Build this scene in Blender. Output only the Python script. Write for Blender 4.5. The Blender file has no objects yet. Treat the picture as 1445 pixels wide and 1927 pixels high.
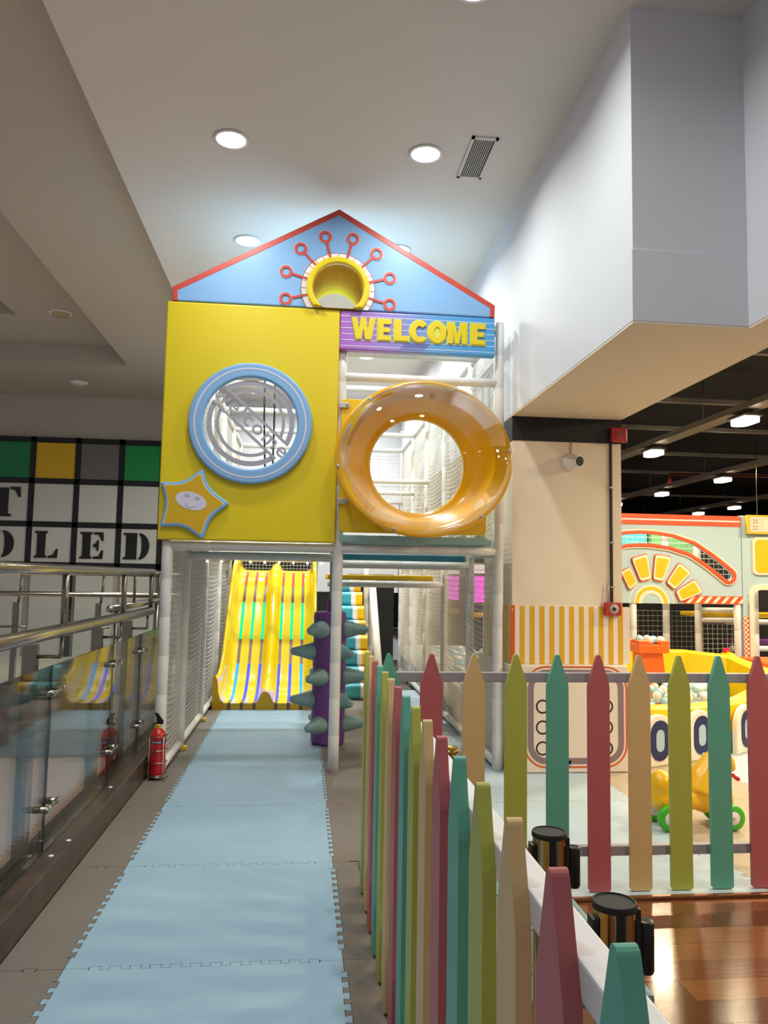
import bpy, bmesh, math, random
from mathutils import Vector, Matrix
random.seed(7)
PI=math.pi
# ------------------------------------------------------------------ camera
F,PITCH,YAW,ROLL,EYE=1450.0,math.radians(4.96),math.radians(5.94),math.radians(.99),1.43
CX,CY=722.5,963.5
fwd=Vector((math.sin(YAW)*math.cos(PITCH),math.cos(YAW)*math.cos(PITCH),math.sin(PITCH)))
rgt=Vector((math.cos(YAW),-math.sin(YAW),0)); upv=rgt.cross(fwd)
r2=rgt*math.cos(ROLL)+upv*math.sin(ROLL); u2=-rgt*math.sin(ROLL)+upv*math.cos(ROLL)
cam=bpy.data.cameras.new('camera'); camo=bpy.data.objects.new('camera',cam)
bpy.context.scene.collection.objects.link(camo)
cam.sensor_fit='VERTICAL'; cam.sensor_height=36; cam.lens=36*F/1927; cam.clip_start=.05; cam.clip_end=200
camo.matrix_world=Matrix(((r2.x,u2.x,-fwd.x,0),(r2.y,u2.y,-fwd.y,0),(r2.z,u2.z,-fwd.z,EYE),(0,0,0,1)))
S=bpy.context.scene; S.camera=camo
# ------------------------------------------------------------------ world, light, exposure
w=bpy.data.worlds.new('world'); S.world=w; w.use_nodes=True
w.node_tree.nodes['Background'].inputs[0].default_value=(.86,.88,.92,1)
w.node_tree.nodes['Background'].inputs[1].default_value=.46
S.view_settings.view_transform='Standard'; S.view_settings.look='None'
S.view_settings.exposure=-0.52; S.view_settings.gamma=1; S.view_settings.use_curve_mapping=False
DOWN_W=26      # each recessed downlight, watts
WARM_W=100      # each pendant in the hall beyond the column
COOL=(.93,1,.96); WARM=(1,.80,.52)

def at(px,py,**k):
    (a,v),=k.items(); i='XYZ'.index(a)
    d=r2*((px-CX)/F)-u2*((py-CY)/F)+fwd; o=Vector((0,0,EYE))
    return o+d*((v-o[i])/d[i])

# ------------------------------------------------------------------ materials
def lin(h):
    h=h.lstrip('#'); o=[]
    for i in (0,2,4):
        v=int(h[i:i+2],16)/255; o.append(v/12.92 if v<=.04045 else ((v+.055)/1.055)**2.4)
    return tuple(o)+(1,)
MATS={}
def mat(name,col='#808080',rough=.5,metal=0,basek=1,var=0,vscale=6,bump=0,bscale=60,emit=0,spec=.5,coat=0,stretch=None):
    if name in MATS: return MATS[name]
    m=bpy.data.materials.new(name); m.use_nodes=True; nt=m.node_tree; b=nt.nodes['Principled BSDF']
    c=lin(col) if isinstance(col,str) else tuple(col)+(1,)
    b.inputs['Base Color'].default_value=tuple(v*basek for v in c[:3])+(1,); b.inputs['Roughness'].default_value=rough; b.inputs['Metallic'].default_value=metal
    b.inputs['Specular IOR Level'].default_value=spec; b.inputs['Coat Weight'].default_value=coat; b.inputs['Coat Roughness'].default_value=.1
    if emit: b.inputs['Emission Color'].default_value=c; b.inputs['Emission Strength'].default_value=emit
    if var or bump:
        tc=nt.nodes.new('ShaderNodeTexCoord'); mp=nt.nodes.new('ShaderNodeMapping'); nt.links.new(tc.outputs['Object'],mp.inputs[0])
        if stretch: mp.inputs['Scale'].default_value=stretch
        if var:
            n=nt.nodes.new('ShaderNodeTexNoise'); n.inputs['Scale'].default_value=vscale; n.inputs['Detail'].default_value=5
            nt.links.new(mp.outputs[0],n.inputs[0])
            mx=nt.nodes.new('ShaderNodeMix'); mx.data_type='RGBA'; nt.links.new(n.outputs[0],mx.inputs[0])
            mx.inputs[6].default_value=tuple(max(0,v*(1-var)) for v in c[:3])+(1,); mx.inputs[7].default_value=tuple(min(1,v*(1+var)) for v in c[:3])+(1,)
            nt.links.new(mx.outputs[2],b.inputs['Base Color'])
        if bump:
            n2=nt.nodes.new('ShaderNodeTexNoise'); n2.inputs['Scale'].default_value=bscale; n2.inputs['Detail'].default_value=3
            nt.links.new(mp.outputs[0],n2.inputs[0]); bp=nt.nodes.new('ShaderNodeBump'); bp.inputs['Strength'].default_value=bump; bp.inputs['Distance'].default_value=.005
            nt.links.new(n2.outputs[0],bp.inputs['Height']); nt.links.new(bp.outputs[0],b.inputs['Normal'])
    MATS[name]=m; return m
def glassmat(name,tint=(1,1,1),rough=.02,ior=1.5,k=1,veil=0,veilcol=(.8,.8,.8)):
    m=bpy.data.materials.new(name); m.use_nodes=True; nt=m.node_tree; nt.nodes.clear()
    o=nt.nodes.new('ShaderNodeOutputMaterial'); t=nt.nodes.new('ShaderNodeBsdfTransparent'); g=nt.nodes.new('ShaderNodeBsdfGlossy')
    f=nt.nodes.new('ShaderNodeFresnel'); f.inputs[0].default_value=ior; mx=nt.nodes.new('ShaderNodeMixShader')
    t.inputs[0].default_value=tuple(tint)+(1,); g.inputs['Roughness'].default_value=rough
    mu=nt.nodes.new('ShaderNodeMath'); mu.operation='MULTIPLY'; mu.inputs[1].default_value=k; nt.links.new(f.outputs[0],mu.inputs[0])
    nt.links.new(mu.outputs[0],mx.inputs[0]); nt.links.new(t.outputs[0],mx.inputs[1]); nt.links.new(g.outputs[0],mx.inputs[2])
    last=mx
    if veil:
        d=nt.nodes.new('ShaderNodeBsdfDiffuse'); d.inputs[0].default_value=tuple(veilcol)+(1,); m2=nt.nodes.new('ShaderNodeMixShader'); m2.inputs[0].default_value=veil
        nt.links.new(mx.outputs[0],m2.inputs[1]); nt.links.new(d.outputs[0],m2.inputs[2]); last=m2
    nt.links.new(last.outputs[0],o.inputs[0]); MATS[name]=m; return m
M={}
M['white_wall']=mat('white_wall','#d3d2d8',.7,var=.02,vscale=2,bump=.08,bscale=90)
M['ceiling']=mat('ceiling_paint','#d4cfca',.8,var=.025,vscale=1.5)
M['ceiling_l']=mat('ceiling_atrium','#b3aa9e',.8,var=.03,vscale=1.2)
M['cream_wall']=mat('cream_wall','#e3d3bd',.65,var=.02,vscale=2,bump=.1,bscale=80)
M['black']=mat('black_paint','#101012',.6)
M['dark']=mat('dark_ceiling','#121214',.75)
M['yellow']=mat('yellow_vinyl','#dcc00c',.42,var=.03,vscale=3,bump=.05,bscale=200)
M['gold']=mat('golden_vinyl','#cfa312',.4,var=.03)
M['blue']=mat('blue_vinyl','#7fa9d6',.42,var=.03,vscale=3,bump=.05,bscale=150)
M['red']=mat('red_vinyl','#c4463a',.4)
M['white_v']=mat('white_vinyl','#e6e2e4',.4)
M['lilac']=mat('lilac_print','#cfc9dc',.45)
M['eyegrey']=mat('grey_print','#a7a3b2',.5)
M['pole']=mat('white_pole','#dcd9d6',.32,bump=.12,bscale=18,var=.03,vscale=4)
M['net']=mat('white_net','#d5d0c8',.7)
M['netdark']=mat('grey_net','#8d8a84',.7)
M['plastic_y']=mat('yellow_plastic','#eea90a',.2,coat=.4)
M['plastic_y2']=mat('yellow_plate_plastic','#e2b90c',.3,coat=.2)
M['slide']=mat('yellow_slide','#e9c60a',.13,coat=.6,bump=.02,bscale=6)
M['bolt']=mat('bolt_grey','#b9b4b0',.35,metal=.4)
M['steel']=mat('brushed_steel','#a9a39b',.22,metal=1,bump=.03,bscale=200)
M['steel_d']=mat('dull_steel','#8b8379',.33,metal=1)
M['marble']=mat('brown_marble','#4c3d35',.3,var=.75,vscale=11,stretch=(1.5,1,1.5),bump=.1,bscale=40)
M['blk_plastic']=mat('black_plastic','#0b0b0c',.35)
M['blk_rubber']=mat('black_rubber','#151416',.6)
M['brass']=mat('polished_brass','#c7a24e',.12,metal=1)
M['gunmetal']=mat('polished_tube','#b8a27c',.09,metal=1)
M['mat_blue']=mat('blue_foam','#93b0c6',.62,var=.06,vscale=2.2,bump=.25,bscale=220)
M['mat_pale']=mat('pale_blue_foam','#aebfc8',.6,var=.05,vscale=2,bump=.25,bscale=220)
M['mat_grey']=mat('taupe_foam','#786f68',.65,var=.06,vscale=2.2,bump=.25,bscale=220)
M['mat_tan']=mat('tan_foam','#ae9c84',.6,var=.05,vscale=2,bump=.25,bscale=220)
M['subfloor']=mat('subfloor','#5f5953',.8)
M['ext_red']=mat('extinguisher_red','#b3121b',.28,coat=.4)
M['navy']=mat('navy_print','#1b2458',.5)
M['orange']=mat('orange_vinyl','#ec6b1c',.4)
M['orange_d']=mat('orange_trim','#cf5a14',.45)
M['paleblue']=mat('pale_blue_board','#a9c4cf',.45,var=.03,vscale=2)
M['creamtrim']=mat('cream_trim','#f0dcc4',.45)
M['amber']=mat('amber_pad','#f2b50e',.42)
M['redorange']=mat('red_orange_trim','#e2532b',.42)
M['teal']=mat('teal_vinyl','#3f9fb3',.4,var=.04)
M['teal_d']=mat('dark_teal_vinyl','#216577',.45)
M['tealgrey']=mat('grey_teal_vinyl','#8db0b2',.5)
M['purple']=mat('purple_vinyl','#74408a',.42,var=.05,vscale=5)
M['cone']=mat('grey_teal_cone','#84a3a5',.55,var=.05,vscale=8)
M['mauve']=mat('mauve_print','#8a7178',.5)
M['toy_y']=mat('toy_yellow','#f2b90b',.3,coat=.2)
M['toy_g']=mat('toy_green','#3fb320',.35)
M['toy_r']=mat('toy_red','#c5132b',.35)
M['ball_w']=mat('ball_white','#eae7df',.4)
M['ball_b']=mat('ball_blue','#a7d3e2',.4)
M['lamp_on']=mat('lamp_diffuser',(1,1,.98),.5,emit=14)
M['lamp_warm']=mat('lamp_warm_diffuser',(1,.90,.70),.5,emit=16)
P_COL={'lime':'#b0b44b','beige':'#d6b57c','pink':'#b95e62','teal':'#60aa94'}
for k,v in P_COL.items(): M['p_'+k]=mat('picket_'+k,v,.5,var=.03,vscale=6,bump=.1,bscale=120)
M['rail']=mat('fence_rail','#9d98a0',.45,metal=.1,var=.05)
M['glass']=glassmat('clear_glass',(.95,.975,.96),.01,1.62,.85)
M['acrylic']=glassmat('clear_acrylic',(.95,.95,.94),.02,1.35,.42)
M['film']=mat('frosted_film','#a19da8',.7)

# ------------------------------------------------------------------ helpers
COL=S.collection
def V(*a): return Vector(a)
def wloc(o):
    p=Vector((0,0,0))
    while o: p+=o.location; o=o.parent
    return p
class MB:
    def __init__(s): s.v=[];s.f=[];s.m=[];s.sm=[]
    def add(s,vs,fs,mi=0,smooth=False):
        n=len(s.v); s.v+= [tuple(v) for v in vs]; s.f+=[tuple(i+n for i in f) for f in fs]; s.m+=[mi]*len(fs); s.sm+=[smooth]*len(fs); return s
    def box(s,x0,x1,y0,y1,z0,z1,mi=0):
        v=[(x,y,z) for x in (x0,x1) for y in (y0,y1) for z in (z0,z1)]
        return s.add(v,[(0,1,3,2),(4,6,7,5),(0,4,5,1),(2,3,7,6),(0,2,6,4),(1,5,7,3)],mi)
    def rbox(s,x0,x1,y0,y1,z0,z1,b=.01,mi=0):   # chamfered box
        c=Vector(((x0+x1)/2,(y0+y1)/2,(z0+z1)/2)); h=Vector(((x1-x0)/2,(y1-y0)/2,(z1-z0)/2))
        bm=bmesh.new(); bmesh.ops.create_cube(bm,size=2)
        for v in bm.verts: v.co=Vector((v.co.x*h.x,v.co.y*h.y,v.co.z*h.z))+c
        bmesh.ops.bevel(bm,geom=list(bm.edges),offset=min(b,h.x*.95,h.y*.95,h.z*.95),segments=2,affect='EDGES',profile=.6)
        return s.bm(bm,mi)
    def bm(s,bm,mi=0,smooth=False):
        bm.verts.index_update(); s.add([v.co.copy() for v in bm.verts],[[v.index for v in f.verts] for f in bm.faces],mi,smooth); bm.free(); return s
    def prism(s,poly,y0,y1,mi=0):               # polygon (x,z) extruded along y, y0 nearer
        n=len(poly); v=[(x,y0,z) for x,z in poly]+[(x,y1,z) for x,z in poly]
        return s.add(v,[tuple(range(n)),tuple(range(2*n-1,n-1,-1))]+[(i,i+n,(i+1)%n+n,(i+1)%n) for i in range(n)],mi)
    def prismz(s,poly,z0,z1,mi=0):
        n=len(poly); v=[(x,y,z0) for x,y in poly]+[(x,y,z1) for x,y in poly]
        return s.add(v,[tuple(range(n-1,-1,-1)),tuple(range(n,2*n))]+[(i,(i+1)%n,(i+1)%n+n,i+n) for i in range(n)],mi)
    def prismx(s,poly,x0,x1,mi=0):
        n=len(poly); v=[(x0,y,z) for y,z in poly]+[(x1,y,z) for y,z in poly]
        return s.add(v,[tuple(range(n-1,-1,-1)),tuple(range(n,2*n))]+[(i,(i+1)%n,(i+1)%n+n,i+n) for i in range(n)],mi)
    def tube(s,pts,r,seg=10,mi=0,cap=True,smooth=True,closed=False):
        pts=[Vector(p) for p in pts]; n=len(pts); rs=r if isinstance(r,(list,tuple)) else [r]*n
        base=[];fs=[]; up=None
        for i,p in enumerate(pts):
            if closed: t=(pts[(i+1)%n]-pts[i-1]).normalized()
            else: t=(pts[min(i+1,n-1)]-pts[max(i-1,0)]).normalized()
            if up is None: up=Vector((0,0,1)) if abs(t.z)<.9 else Vector((1,0,0))
            a=t.cross(up).normalized(); b=a.cross(t).normalized(); up=b
            for k in range(seg):
                an=2*PI*k/seg; base.append(p+(a*math.cos(an)+b*math.sin(an))*rs[i])
        L=n if closed else n-1
        for i in range(L):
            j=(i+1)%n
            for k in range(seg):
                k2=(k+1)%seg; fs.append((i*seg+k,i*seg+k2,j*seg+k2,j*seg+k))
        s.add(base,fs,mi,smooth)
        if cap and not closed:
            m=len(s.v)-len(base)
            s.f+=[tuple(m+k for k in range(seg-1,-1,-1)),tuple(m+(n-1)*seg+k for k in range(seg))]; s.m+=[mi]*2; s.sm+=[False]*2
        return s
    def lathe(s,prof,seg=24,c=(0,0,0),axis='z',mi=0,smooth=True,sx=1,sz=1):  # prof: (r,h)
        c=Vector(c); vs=[];fs=[]
        for r,h in prof:
            for k in range(seg):
                a=2*PI*k/seg; u,v=r*math.cos(a)*sx,r*math.sin(a)*sz
                vs.append(c+(Vector((u,v,h)) if axis=='z' else Vector((u,h,v)) if axis=='y' else Vector((h,u,v))))
        n=len(prof)
        for i in range(n-1):
            for k in range(seg):
                k2=(k+1)%seg; q=(i*seg+k,i*seg+k2,(i+1)*seg+k2,(i+1)*seg+k); fs.append(q if axis!='y' else q[::-1])
        s.add(vs,fs,mi,smooth); return s
    def sphere(s,c,r,u=12,v=8,mi=0,sc=(1,1,1)):
        c=Vector(c); vs=[c+Vector((0,0,r*sc[2]))];fs=[]
        for i in range(1,v):
            ph=PI*i/v
            for k in range(u):
                a=2*PI*k/u; vs.append(c+Vector((r*sc[0]*math.sin(ph)*math.cos(a),r*sc[1]*math.sin(ph)*math.sin(a),r*sc[2]*math.cos(ph))))
        vs.append(c-Vector((0,0,r*sc[2]))); L=len(vs)-1
        for k in range(u): fs.append((0,1+k,1+(k+1)%u)); fs.append((L,1+(v-2)*u+(k+1)%u,1+(v-2)*u+k))
        for i in range(v-2):
            for k in range(u):
                a=1+i*u+k;b=1+i*u+(k+1)%u; fs.append((a,a+u,b+u,b))
        return s.add(vs,fs,mi,True)
    def mesh(s,m): 
        vs=[v.co.copy() for v in m.vertices]; s.add(vs,[tuple(p.vertices) for p in m.polygons]); return s
    def xf(s,fn): s.v=[tuple(fn(Vector(v))) for v in s.v]; return s
    def build(s,name,mats,parent=None,world=True):
        off=wloc(parent) if (parent and world) else Vector((0,0,0))
        me=bpy.data.meshes.new(name); me.from_pydata([tuple(Vector(v)-off) for v in s.v],[],s.f)
        for m in (mats if isinstance(mats,(list,tuple)) else [mats]): me.materials.append(M[m] if isinstance(m,str) else m)
        me.polygons.foreach_set('material_index',s.m); me.polygons.foreach_set('use_smooth',s.sm); me.update(); me.validate()
        o=bpy.data.objects.new(name,me); COL.objects.link(o); o.parent=parent; return o
def tag(o,label,cat,group=None):
    o['label']=label; o['category']=cat
    if group: o['group']=group
    return o
def thing(name,label,cat,loc=(0,0,0),group=None):
    o=bpy.data.objects.new(name,None); COL.objects.link(o); o.location=loc; o.empty_display_size=.1; return tag(o,label,cat,group)
def struct(o,label=None):
    o['kind']='structure'
    if label: o['label']=label
    return o
def flat(loops,y,th,bev=0,res=2):
    """2-D loops in (x,z) -> MB of a plate whose front is at y, th thick, holes cut; rounded edges with bev"""
    cu=bpy.data.curves.new('t','CURVE'); cu.dimensions='2D'; cu.fill_mode='BOTH'
    cu.extrude=max(1e-5,th/2-bev); cu.bevel_depth=bev; cu.bevel_resolution=res; cu.offset=-bev
    for lp in loops:
        sp=cu.splines.new('POLY'); sp.points.add(len(lp)-1); sp.use_cyclic_u=True
        for p,(x,z) in zip(sp.points,lp): p.co=(x,z,0,1)
    ob=bpy.data.objects.new('t',cu); me=bpy.data.meshes.new_from_object(ob); mb=MB().mesh(me)
    bpy.data.objects.remove(ob); bpy.data.curves.remove(cu); bpy.data.meshes.remove(me)
    return mb.xf(lambda v:Vector((v.x,y+th/2-v.z,v.y)))
def text(body,size,y,th,x,z,bold=0,sx=1,rot=0,align='CENTER',spacing=1):
    cu=bpy.data.curves.new('t','FONT'); cu.body=body; cu.size=size; cu.extrude=th/2; cu.offset=bold; cu.align_x=align; cu.align_y='CENTER'; cu.space_character=spacing
    ob=bpy.data.objects.new('t',cu); me=bpy.data.meshes.new_from_object(ob); mb=MB().mesh(me)
    bpy.data.objects.remove(ob); bpy.data.curves.remove(cu); bpy.data.meshes.remove(me)
    cr,sr=math.cos(rot),math.sin(rot)
    return mb.xf(lambda v:Vector((x+v.x*sx*cr-v.y*sr,y+th/2-v.z,z+v.x*sx*sr+v.y*cr)))
def circ(cx,cz,r,n=48,a0=0,a1=2*PI,rz=None,end=False):
    rz=r if rz is None else rz; m=n+1 if end else n
    return [(cx+r*math.cos(a0+(a1-a0)*i/n),cz+rz*math.sin(a0+(a1-a0)*i/n)) for i in range(m)]
def ringsec(cx,cz,ri,ro,a0,a1,n=32): return circ(cx,cz,ro,n,a0,a1,end=True)+circ(cx,cz,ri,n,a0,a1,end=True)[::-1]
def rrect(x0,x1,z0,z1,r,n=6):
    o=[]
    for cx,cz,a in ((x1-r,z0+r,-PI/2),(x1-r,z1-r,0),(x0+r,z1-r,PI/2),(x0+r,z0+r,PI)): o+=circ(cx,cz,r,n,a,a+PI/2,end=True)
    return o
def strip(p,q,wd):
    p=Vector(p);q=Vector(q);d=(q-p).normalized();n=Vector((-d.y,d.x))*wd/2
    return [tuple(p+n),tuple(p-n),tuple(q-n),tuple(q+n)]
def arc(c,r,a0,a1,n,plane='xy',z=0):
    return [(c[0]+r*math.cos(a0+(a1-a0)*i/n),c[1]+r*math.sin(a0+(a1-a0)*i/n)) for i in range(n+1)]
def dup(o,loc=None,parent=None):
    c=o.copy(); COL.objects.link(c)
    if parent: c.parent=parent
    if loc is not None: c.location=loc
    for ch in list(o.children): dup(ch,None,c)
    return c

# ================================================================== SETTING
YF=5.86                                   # front frame of the play tower
XT=[.19+1.013*k for k in range(-1,6)]     # seams between foam tiles
YT=[3.03+1.003*k for k in range(-3,9)]
fl=struct(MB().box(-1.25,7.0,-1.0,14,-.32,-.023).build('floor','subfloor'),'floor slab under the interlocking foam mats')
PER=.073; AMP=.0115
def tile(x0,x1,y0,y1,m,ex0,ex1,ey0,ey1):
    """foam tile: body plus dovetail tabs that fill the notches of its neighbours"""
    g=.0012; A=AMP; mb=MB()
    def poly(pts,sw):
        q=[(b,a) for a,b in pts] if sw else pts
        ar=sum(q[k][0]*q[(k+1)%4][1]-q[(k+1)%4][0]*q[k][1] for k in range(4))
        if ar<0: q=q[::-1]
        v=[(x,y,0) for x,y in q]+[(x,y,-.022) for x,y in q]
        mb.add(v,[(0,1,2,3)]+[(k,k+4,(k+1)%4+4,(k+1)%4) for k in range(4)])
    bx0,bx1,by0,by1=x0+(A+g if ex0 else g),x1-(A+g if ex1 else g),y0+(A+g if ey0 else g),y1-(A+g if ey1 else g)
    poly([(bx0,by0),(bx1,by0),(bx1,by1),(bx0,by1)],False)
    def edge(c,a,b,sw,lowside,i0,i1):
        n=max(1,round((b-a)/PER)); p=(b-a)/n; lo,hi=c-A,c+A
        if lowside:                       # this tile lies above the seam: its tabs point down
            if n>=3:
                for i in range(1,n-2):
                    s0=a+i*p; poly([(s0+.82*p+g,hi+g),(s0+1.18*p-g,hi+g),(s0+1.26*p-g,lo+g),(s0+.74*p+g,lo+g)],sw)
            e=(a+1.18*p,b-1.18*p) if n>=3 else (b,b)
            poly([(i0,c+g),(e[0],c+g),(e[0],hi+g),(i0,hi+g)],sw)
            if n>=3: poly([(e[1],c+g),(i1,c+g),(i1,hi+g),(e[1],hi+g)],sw)
        else:
            if n>=3:
                for i in range(1,n-1):
                    s0=a+i*p; poly([(s0+.26*p+g,lo-g),(s0+.74*p-g,lo-g),(s0+.82*p-g,hi-g),(s0+.18*p+g,hi-g)],sw)
            e=(a+1.18*p,b-1.18*p) if n>=3 else (b,b)
            poly([(i0,lo-g),(e[0],lo-g),(e[0],c-g),(i0,c-g)],sw)
            if n>=3: poly([(e[1],lo-g),(i1,lo-g),(i1,c-g),(e[1],c-g)],sw)
    if ey0: edge(y0,x0,x1,False,True,bx0,bx1)
    if ey1: edge(y1,x0,x1,False,False,bx0,bx1)
    if ex0: edge(x0,y0,y1,True,True,y0+g,y1-g)
    if ex1: edge(x1,y0,y1,True,False,y0+g,y1-g)
    mb.build('mat_tile',m,fl)
YW=[y for y in YT if y<8.6]+[8.6]
for i in range(len(YW)-1):
    a,b=YW[i],YW[i+1]; e=(i>0,i<len(YW)-2)
    tile(-1.062,XT[0],a,b,'mat_grey',0,1,*e)
    tile(XT[0],XT[1],a,b,'mat_blue',1,1,*e)
    if b<4.1: tile(XT[1],.318,a,b,'mat_grey',1,0,*e)
YR=[3.52]+[y for y in YT if y>3.6 and y<11]
for i in range(len(YR)-1):
    a,b=YR[i],YR[i+1]; e=(i>0,i<len(YR)-2)
    if i==0:
        tile(.319,XT[2],a,b,'mat_grey',0,1,0,1)
    else: tile(XT[1],XT[2],a,b,'mat_grey',1,1,*e)
    tile(XT[2],XT[3],a,b,'mat_pale',1,1,*e); tile(XT[3],XT[4],a,b,'mat_tan',1,1,*e); tile(XT[4],XT[5],a,b,'mat_pale',1,1,*e); tile(XT[5],XT[6],a,b,'mat_tan',1,0,*e)
# wooden floor of the aisle, glossy planks
wood=mat('wood_plank','#6f3f22',.2,var=.3,vscale=5,stretch=(1.2,14,1),bump=.05,bscale=30,coat=.35)
wood2=mat('wood_plank_pale','#7d4d2a',.2,var=.3,vscale=5,stretch=(1.2,14,1),bump=.05,bscale=30,coat=.35)
wood3=mat('wood_plank_dark','#5c331a',.22,var=.3,vscale=5,stretch=(1.2,14,1),bump=.05,bscale=30,coat=.35)
fw=struct(MB().box(.325,3.6,.2,3.49,-.018,-.012).build('floor_aisle',wood3),'wooden aisle floor in front of the far picket fence')
for r in range(24):
    y0=.22+r*.136; x=.33-random.random()*.9
    while x<3.5:
        x1=x+.9; a=max(x,.33)
        if x1>a+.05: MB().box(a+.0008,x1-.0008,y0+.0008,y0+.1352,-.012,-.004).build('plank',random.choice((wood,wood,wood2,wood3)),fw)
        x=x1
struct(MB().rbox(.33,3.6,3.488,3.516,-.018,.012,.006).build('trim_1',mat('bronze_trim','#8c5a3a',.25,metal=.7)),'bronze edging strip between wooden floor and mats')
struct(MB().box(.325,.336,.2,3.49,-.02,.004).build('trim_2',wood3))
# kerb with brown marble
struct(MB().rbox(-1.27,-1.064,-.6,9.0,-.3,.15,.006).build('baseboard_left','marble'),'brown marble kerb carrying the glass railing')
# ceiling, beam, column
CZ=4.40
ce=MB().box(-1.425,1.61,-1.2,14.6,CZ,CZ+.14); ce.box(1.61,2.22,-1.2,3.6,CZ,CZ+.14)
struct(ce.build('ceiling','ceiling'))
wr=MB().box(1.61,2.49,3.6,14.6,2.73,CZ+.1); wr.box(2.22,2.49,-1.2,3.6,2.73,CZ+.1)
wr.box(1.603,1.61,3.592,14.6,2.735,3.10); wr.box(1.61,2.213,3.592,3.6,2.735,3.10); wr.box(2.213,2.22,-1.2,3.6,2.735,3.10)
struct(wr.build('wall_right','white_wall'),'deep white beam hanging from the ceiling on the right')
struct(MB().box(1.605,2.49,3.594,14.6,2.722,2.7345).box(2.215,2.49,-1.2,3.594,2.722,2.7345).build('trim_3','cream_wall'),'tan underside of the white beam')
col_=MB().box(1.61,2.49,5.83,6.75,-.02,2.53); struct(col_.build('wall_column','cream_wall'),'cream square column under the beam')
struct(MB().box(1.606,2.494,5.826,6.754,2.53,2.722).build('trim_4','black'),'black band at the column head')
# atrium: higher ceiling with a two-step tray, far wall, void
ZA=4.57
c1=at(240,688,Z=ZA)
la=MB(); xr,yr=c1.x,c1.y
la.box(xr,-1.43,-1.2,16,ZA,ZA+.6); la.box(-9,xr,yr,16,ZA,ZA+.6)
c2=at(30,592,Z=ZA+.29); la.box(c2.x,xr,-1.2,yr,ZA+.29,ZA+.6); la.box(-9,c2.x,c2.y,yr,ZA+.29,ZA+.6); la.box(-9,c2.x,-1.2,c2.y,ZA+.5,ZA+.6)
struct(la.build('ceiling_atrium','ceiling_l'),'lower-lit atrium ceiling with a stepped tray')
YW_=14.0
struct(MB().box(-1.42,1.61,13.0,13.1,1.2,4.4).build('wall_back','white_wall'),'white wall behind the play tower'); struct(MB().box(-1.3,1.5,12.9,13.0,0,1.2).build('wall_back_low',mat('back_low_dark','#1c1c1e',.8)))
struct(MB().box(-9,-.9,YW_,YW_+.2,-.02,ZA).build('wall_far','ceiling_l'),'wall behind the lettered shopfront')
struct(MB().box(-9,-1.3,10.2,14,-.86,0).build('floor_gallery',mat('gallery_slab','#d8cab8',.5)),'gallery floor across the atrium')
struct(MB().box(-9,-1.25,-1,16,-4.7,-4.6).build('floor_lower',mat('lower_floor','#cdb3a3',.35,var=.04)),'pale floor of the storey below')
struct(MB().box(-9,-1.3,15.8,16,-4.6,-.02).build('wall_lower',mat('lower_wall','#c9b7a6',.6)),'wall of the storey below')
struct(MB().box(-1.26,-1.25,-1,14,-4.6,-.32).build('wall_void',mat('void_wall','#a89b8d',.7)),'face of the slab edge towards the atrium')
# dark hall on the right
struct(MB().box(2.49,13,-1.2,23,3.75,3.85).build('ceiling_hall','dark'),'black ceiling of the hall behind the column')
struct(MB().box(2.0,13,22.8,23,0,3.75).build('wall_hall_back','dark')); struct(MB().box(12.8,13,-1.2,23,0,3.75).build('wall_hall_side','dark'))
struct(MB().box(2.4,13,14,23,-.1,-.02).build('floor_hall',mat('hall_floor','#6a5a48',.5)))
struct(MB().box(7.0,13,-1,14,-.1,-.02).build('floor_hall_side',mat('hall_floor','#6a5a48',.5)))

# ================================================================== LIGHTS
def area(name,loc,size,watts,col,parent,spread=160,rot=(0,0,0),sy=None):
    L=bpy.data.lights.new(name,'AREA'); L.shape='DISK' if sy is None else 'RECTANGLE'; L.size=size
    if sy: L.size_y=sy
    L.energy=watts; L.color=col; L.spread=math.radians(spread)
    o=bpy.data.objects.new(name,L); COL.objects.link(o); o.parent=parent; o.location=Vector(loc)-wloc(parent); o.rotation_euler=rot; return o
k=0
for y in (1.9,3.55,5.1,6.7,8.4,10.1,11.85):
    for x in (-.56,.78):
        t=thing('downlight','round white recessed downlight in the main ceiling, '+
            {1.9:'first row over the walkway',3.55:'second row at the picture top',5.1:'row before the gable',6.7:'row just behind the gable',8.4:'row above the slide',10.1:'row seen under the welcome board',11.85:'rearmost row seen through the tower'}[y]+(', left one' if x<0 else ', right one'),'ceiling light',(x,y,CZ),'recessed downlights')
        MB().lathe([(.098,0),(.118,-.002),(.12,-.008),(.1,-.012),(.098,-.006)],28,(x,y,CZ)).build('trim_ring','white_v',t)
        MB().lathe([(.0001,-.006),(.098,-.006)],28,(x,y,CZ)).build('diffuser','lamp_on',t)
        area('lamp',(x,y,CZ-.02),.19,DOWN_W*(2.3 if y>7.5 else 1.5 if y>6 else 1),COOL,t)
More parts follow.
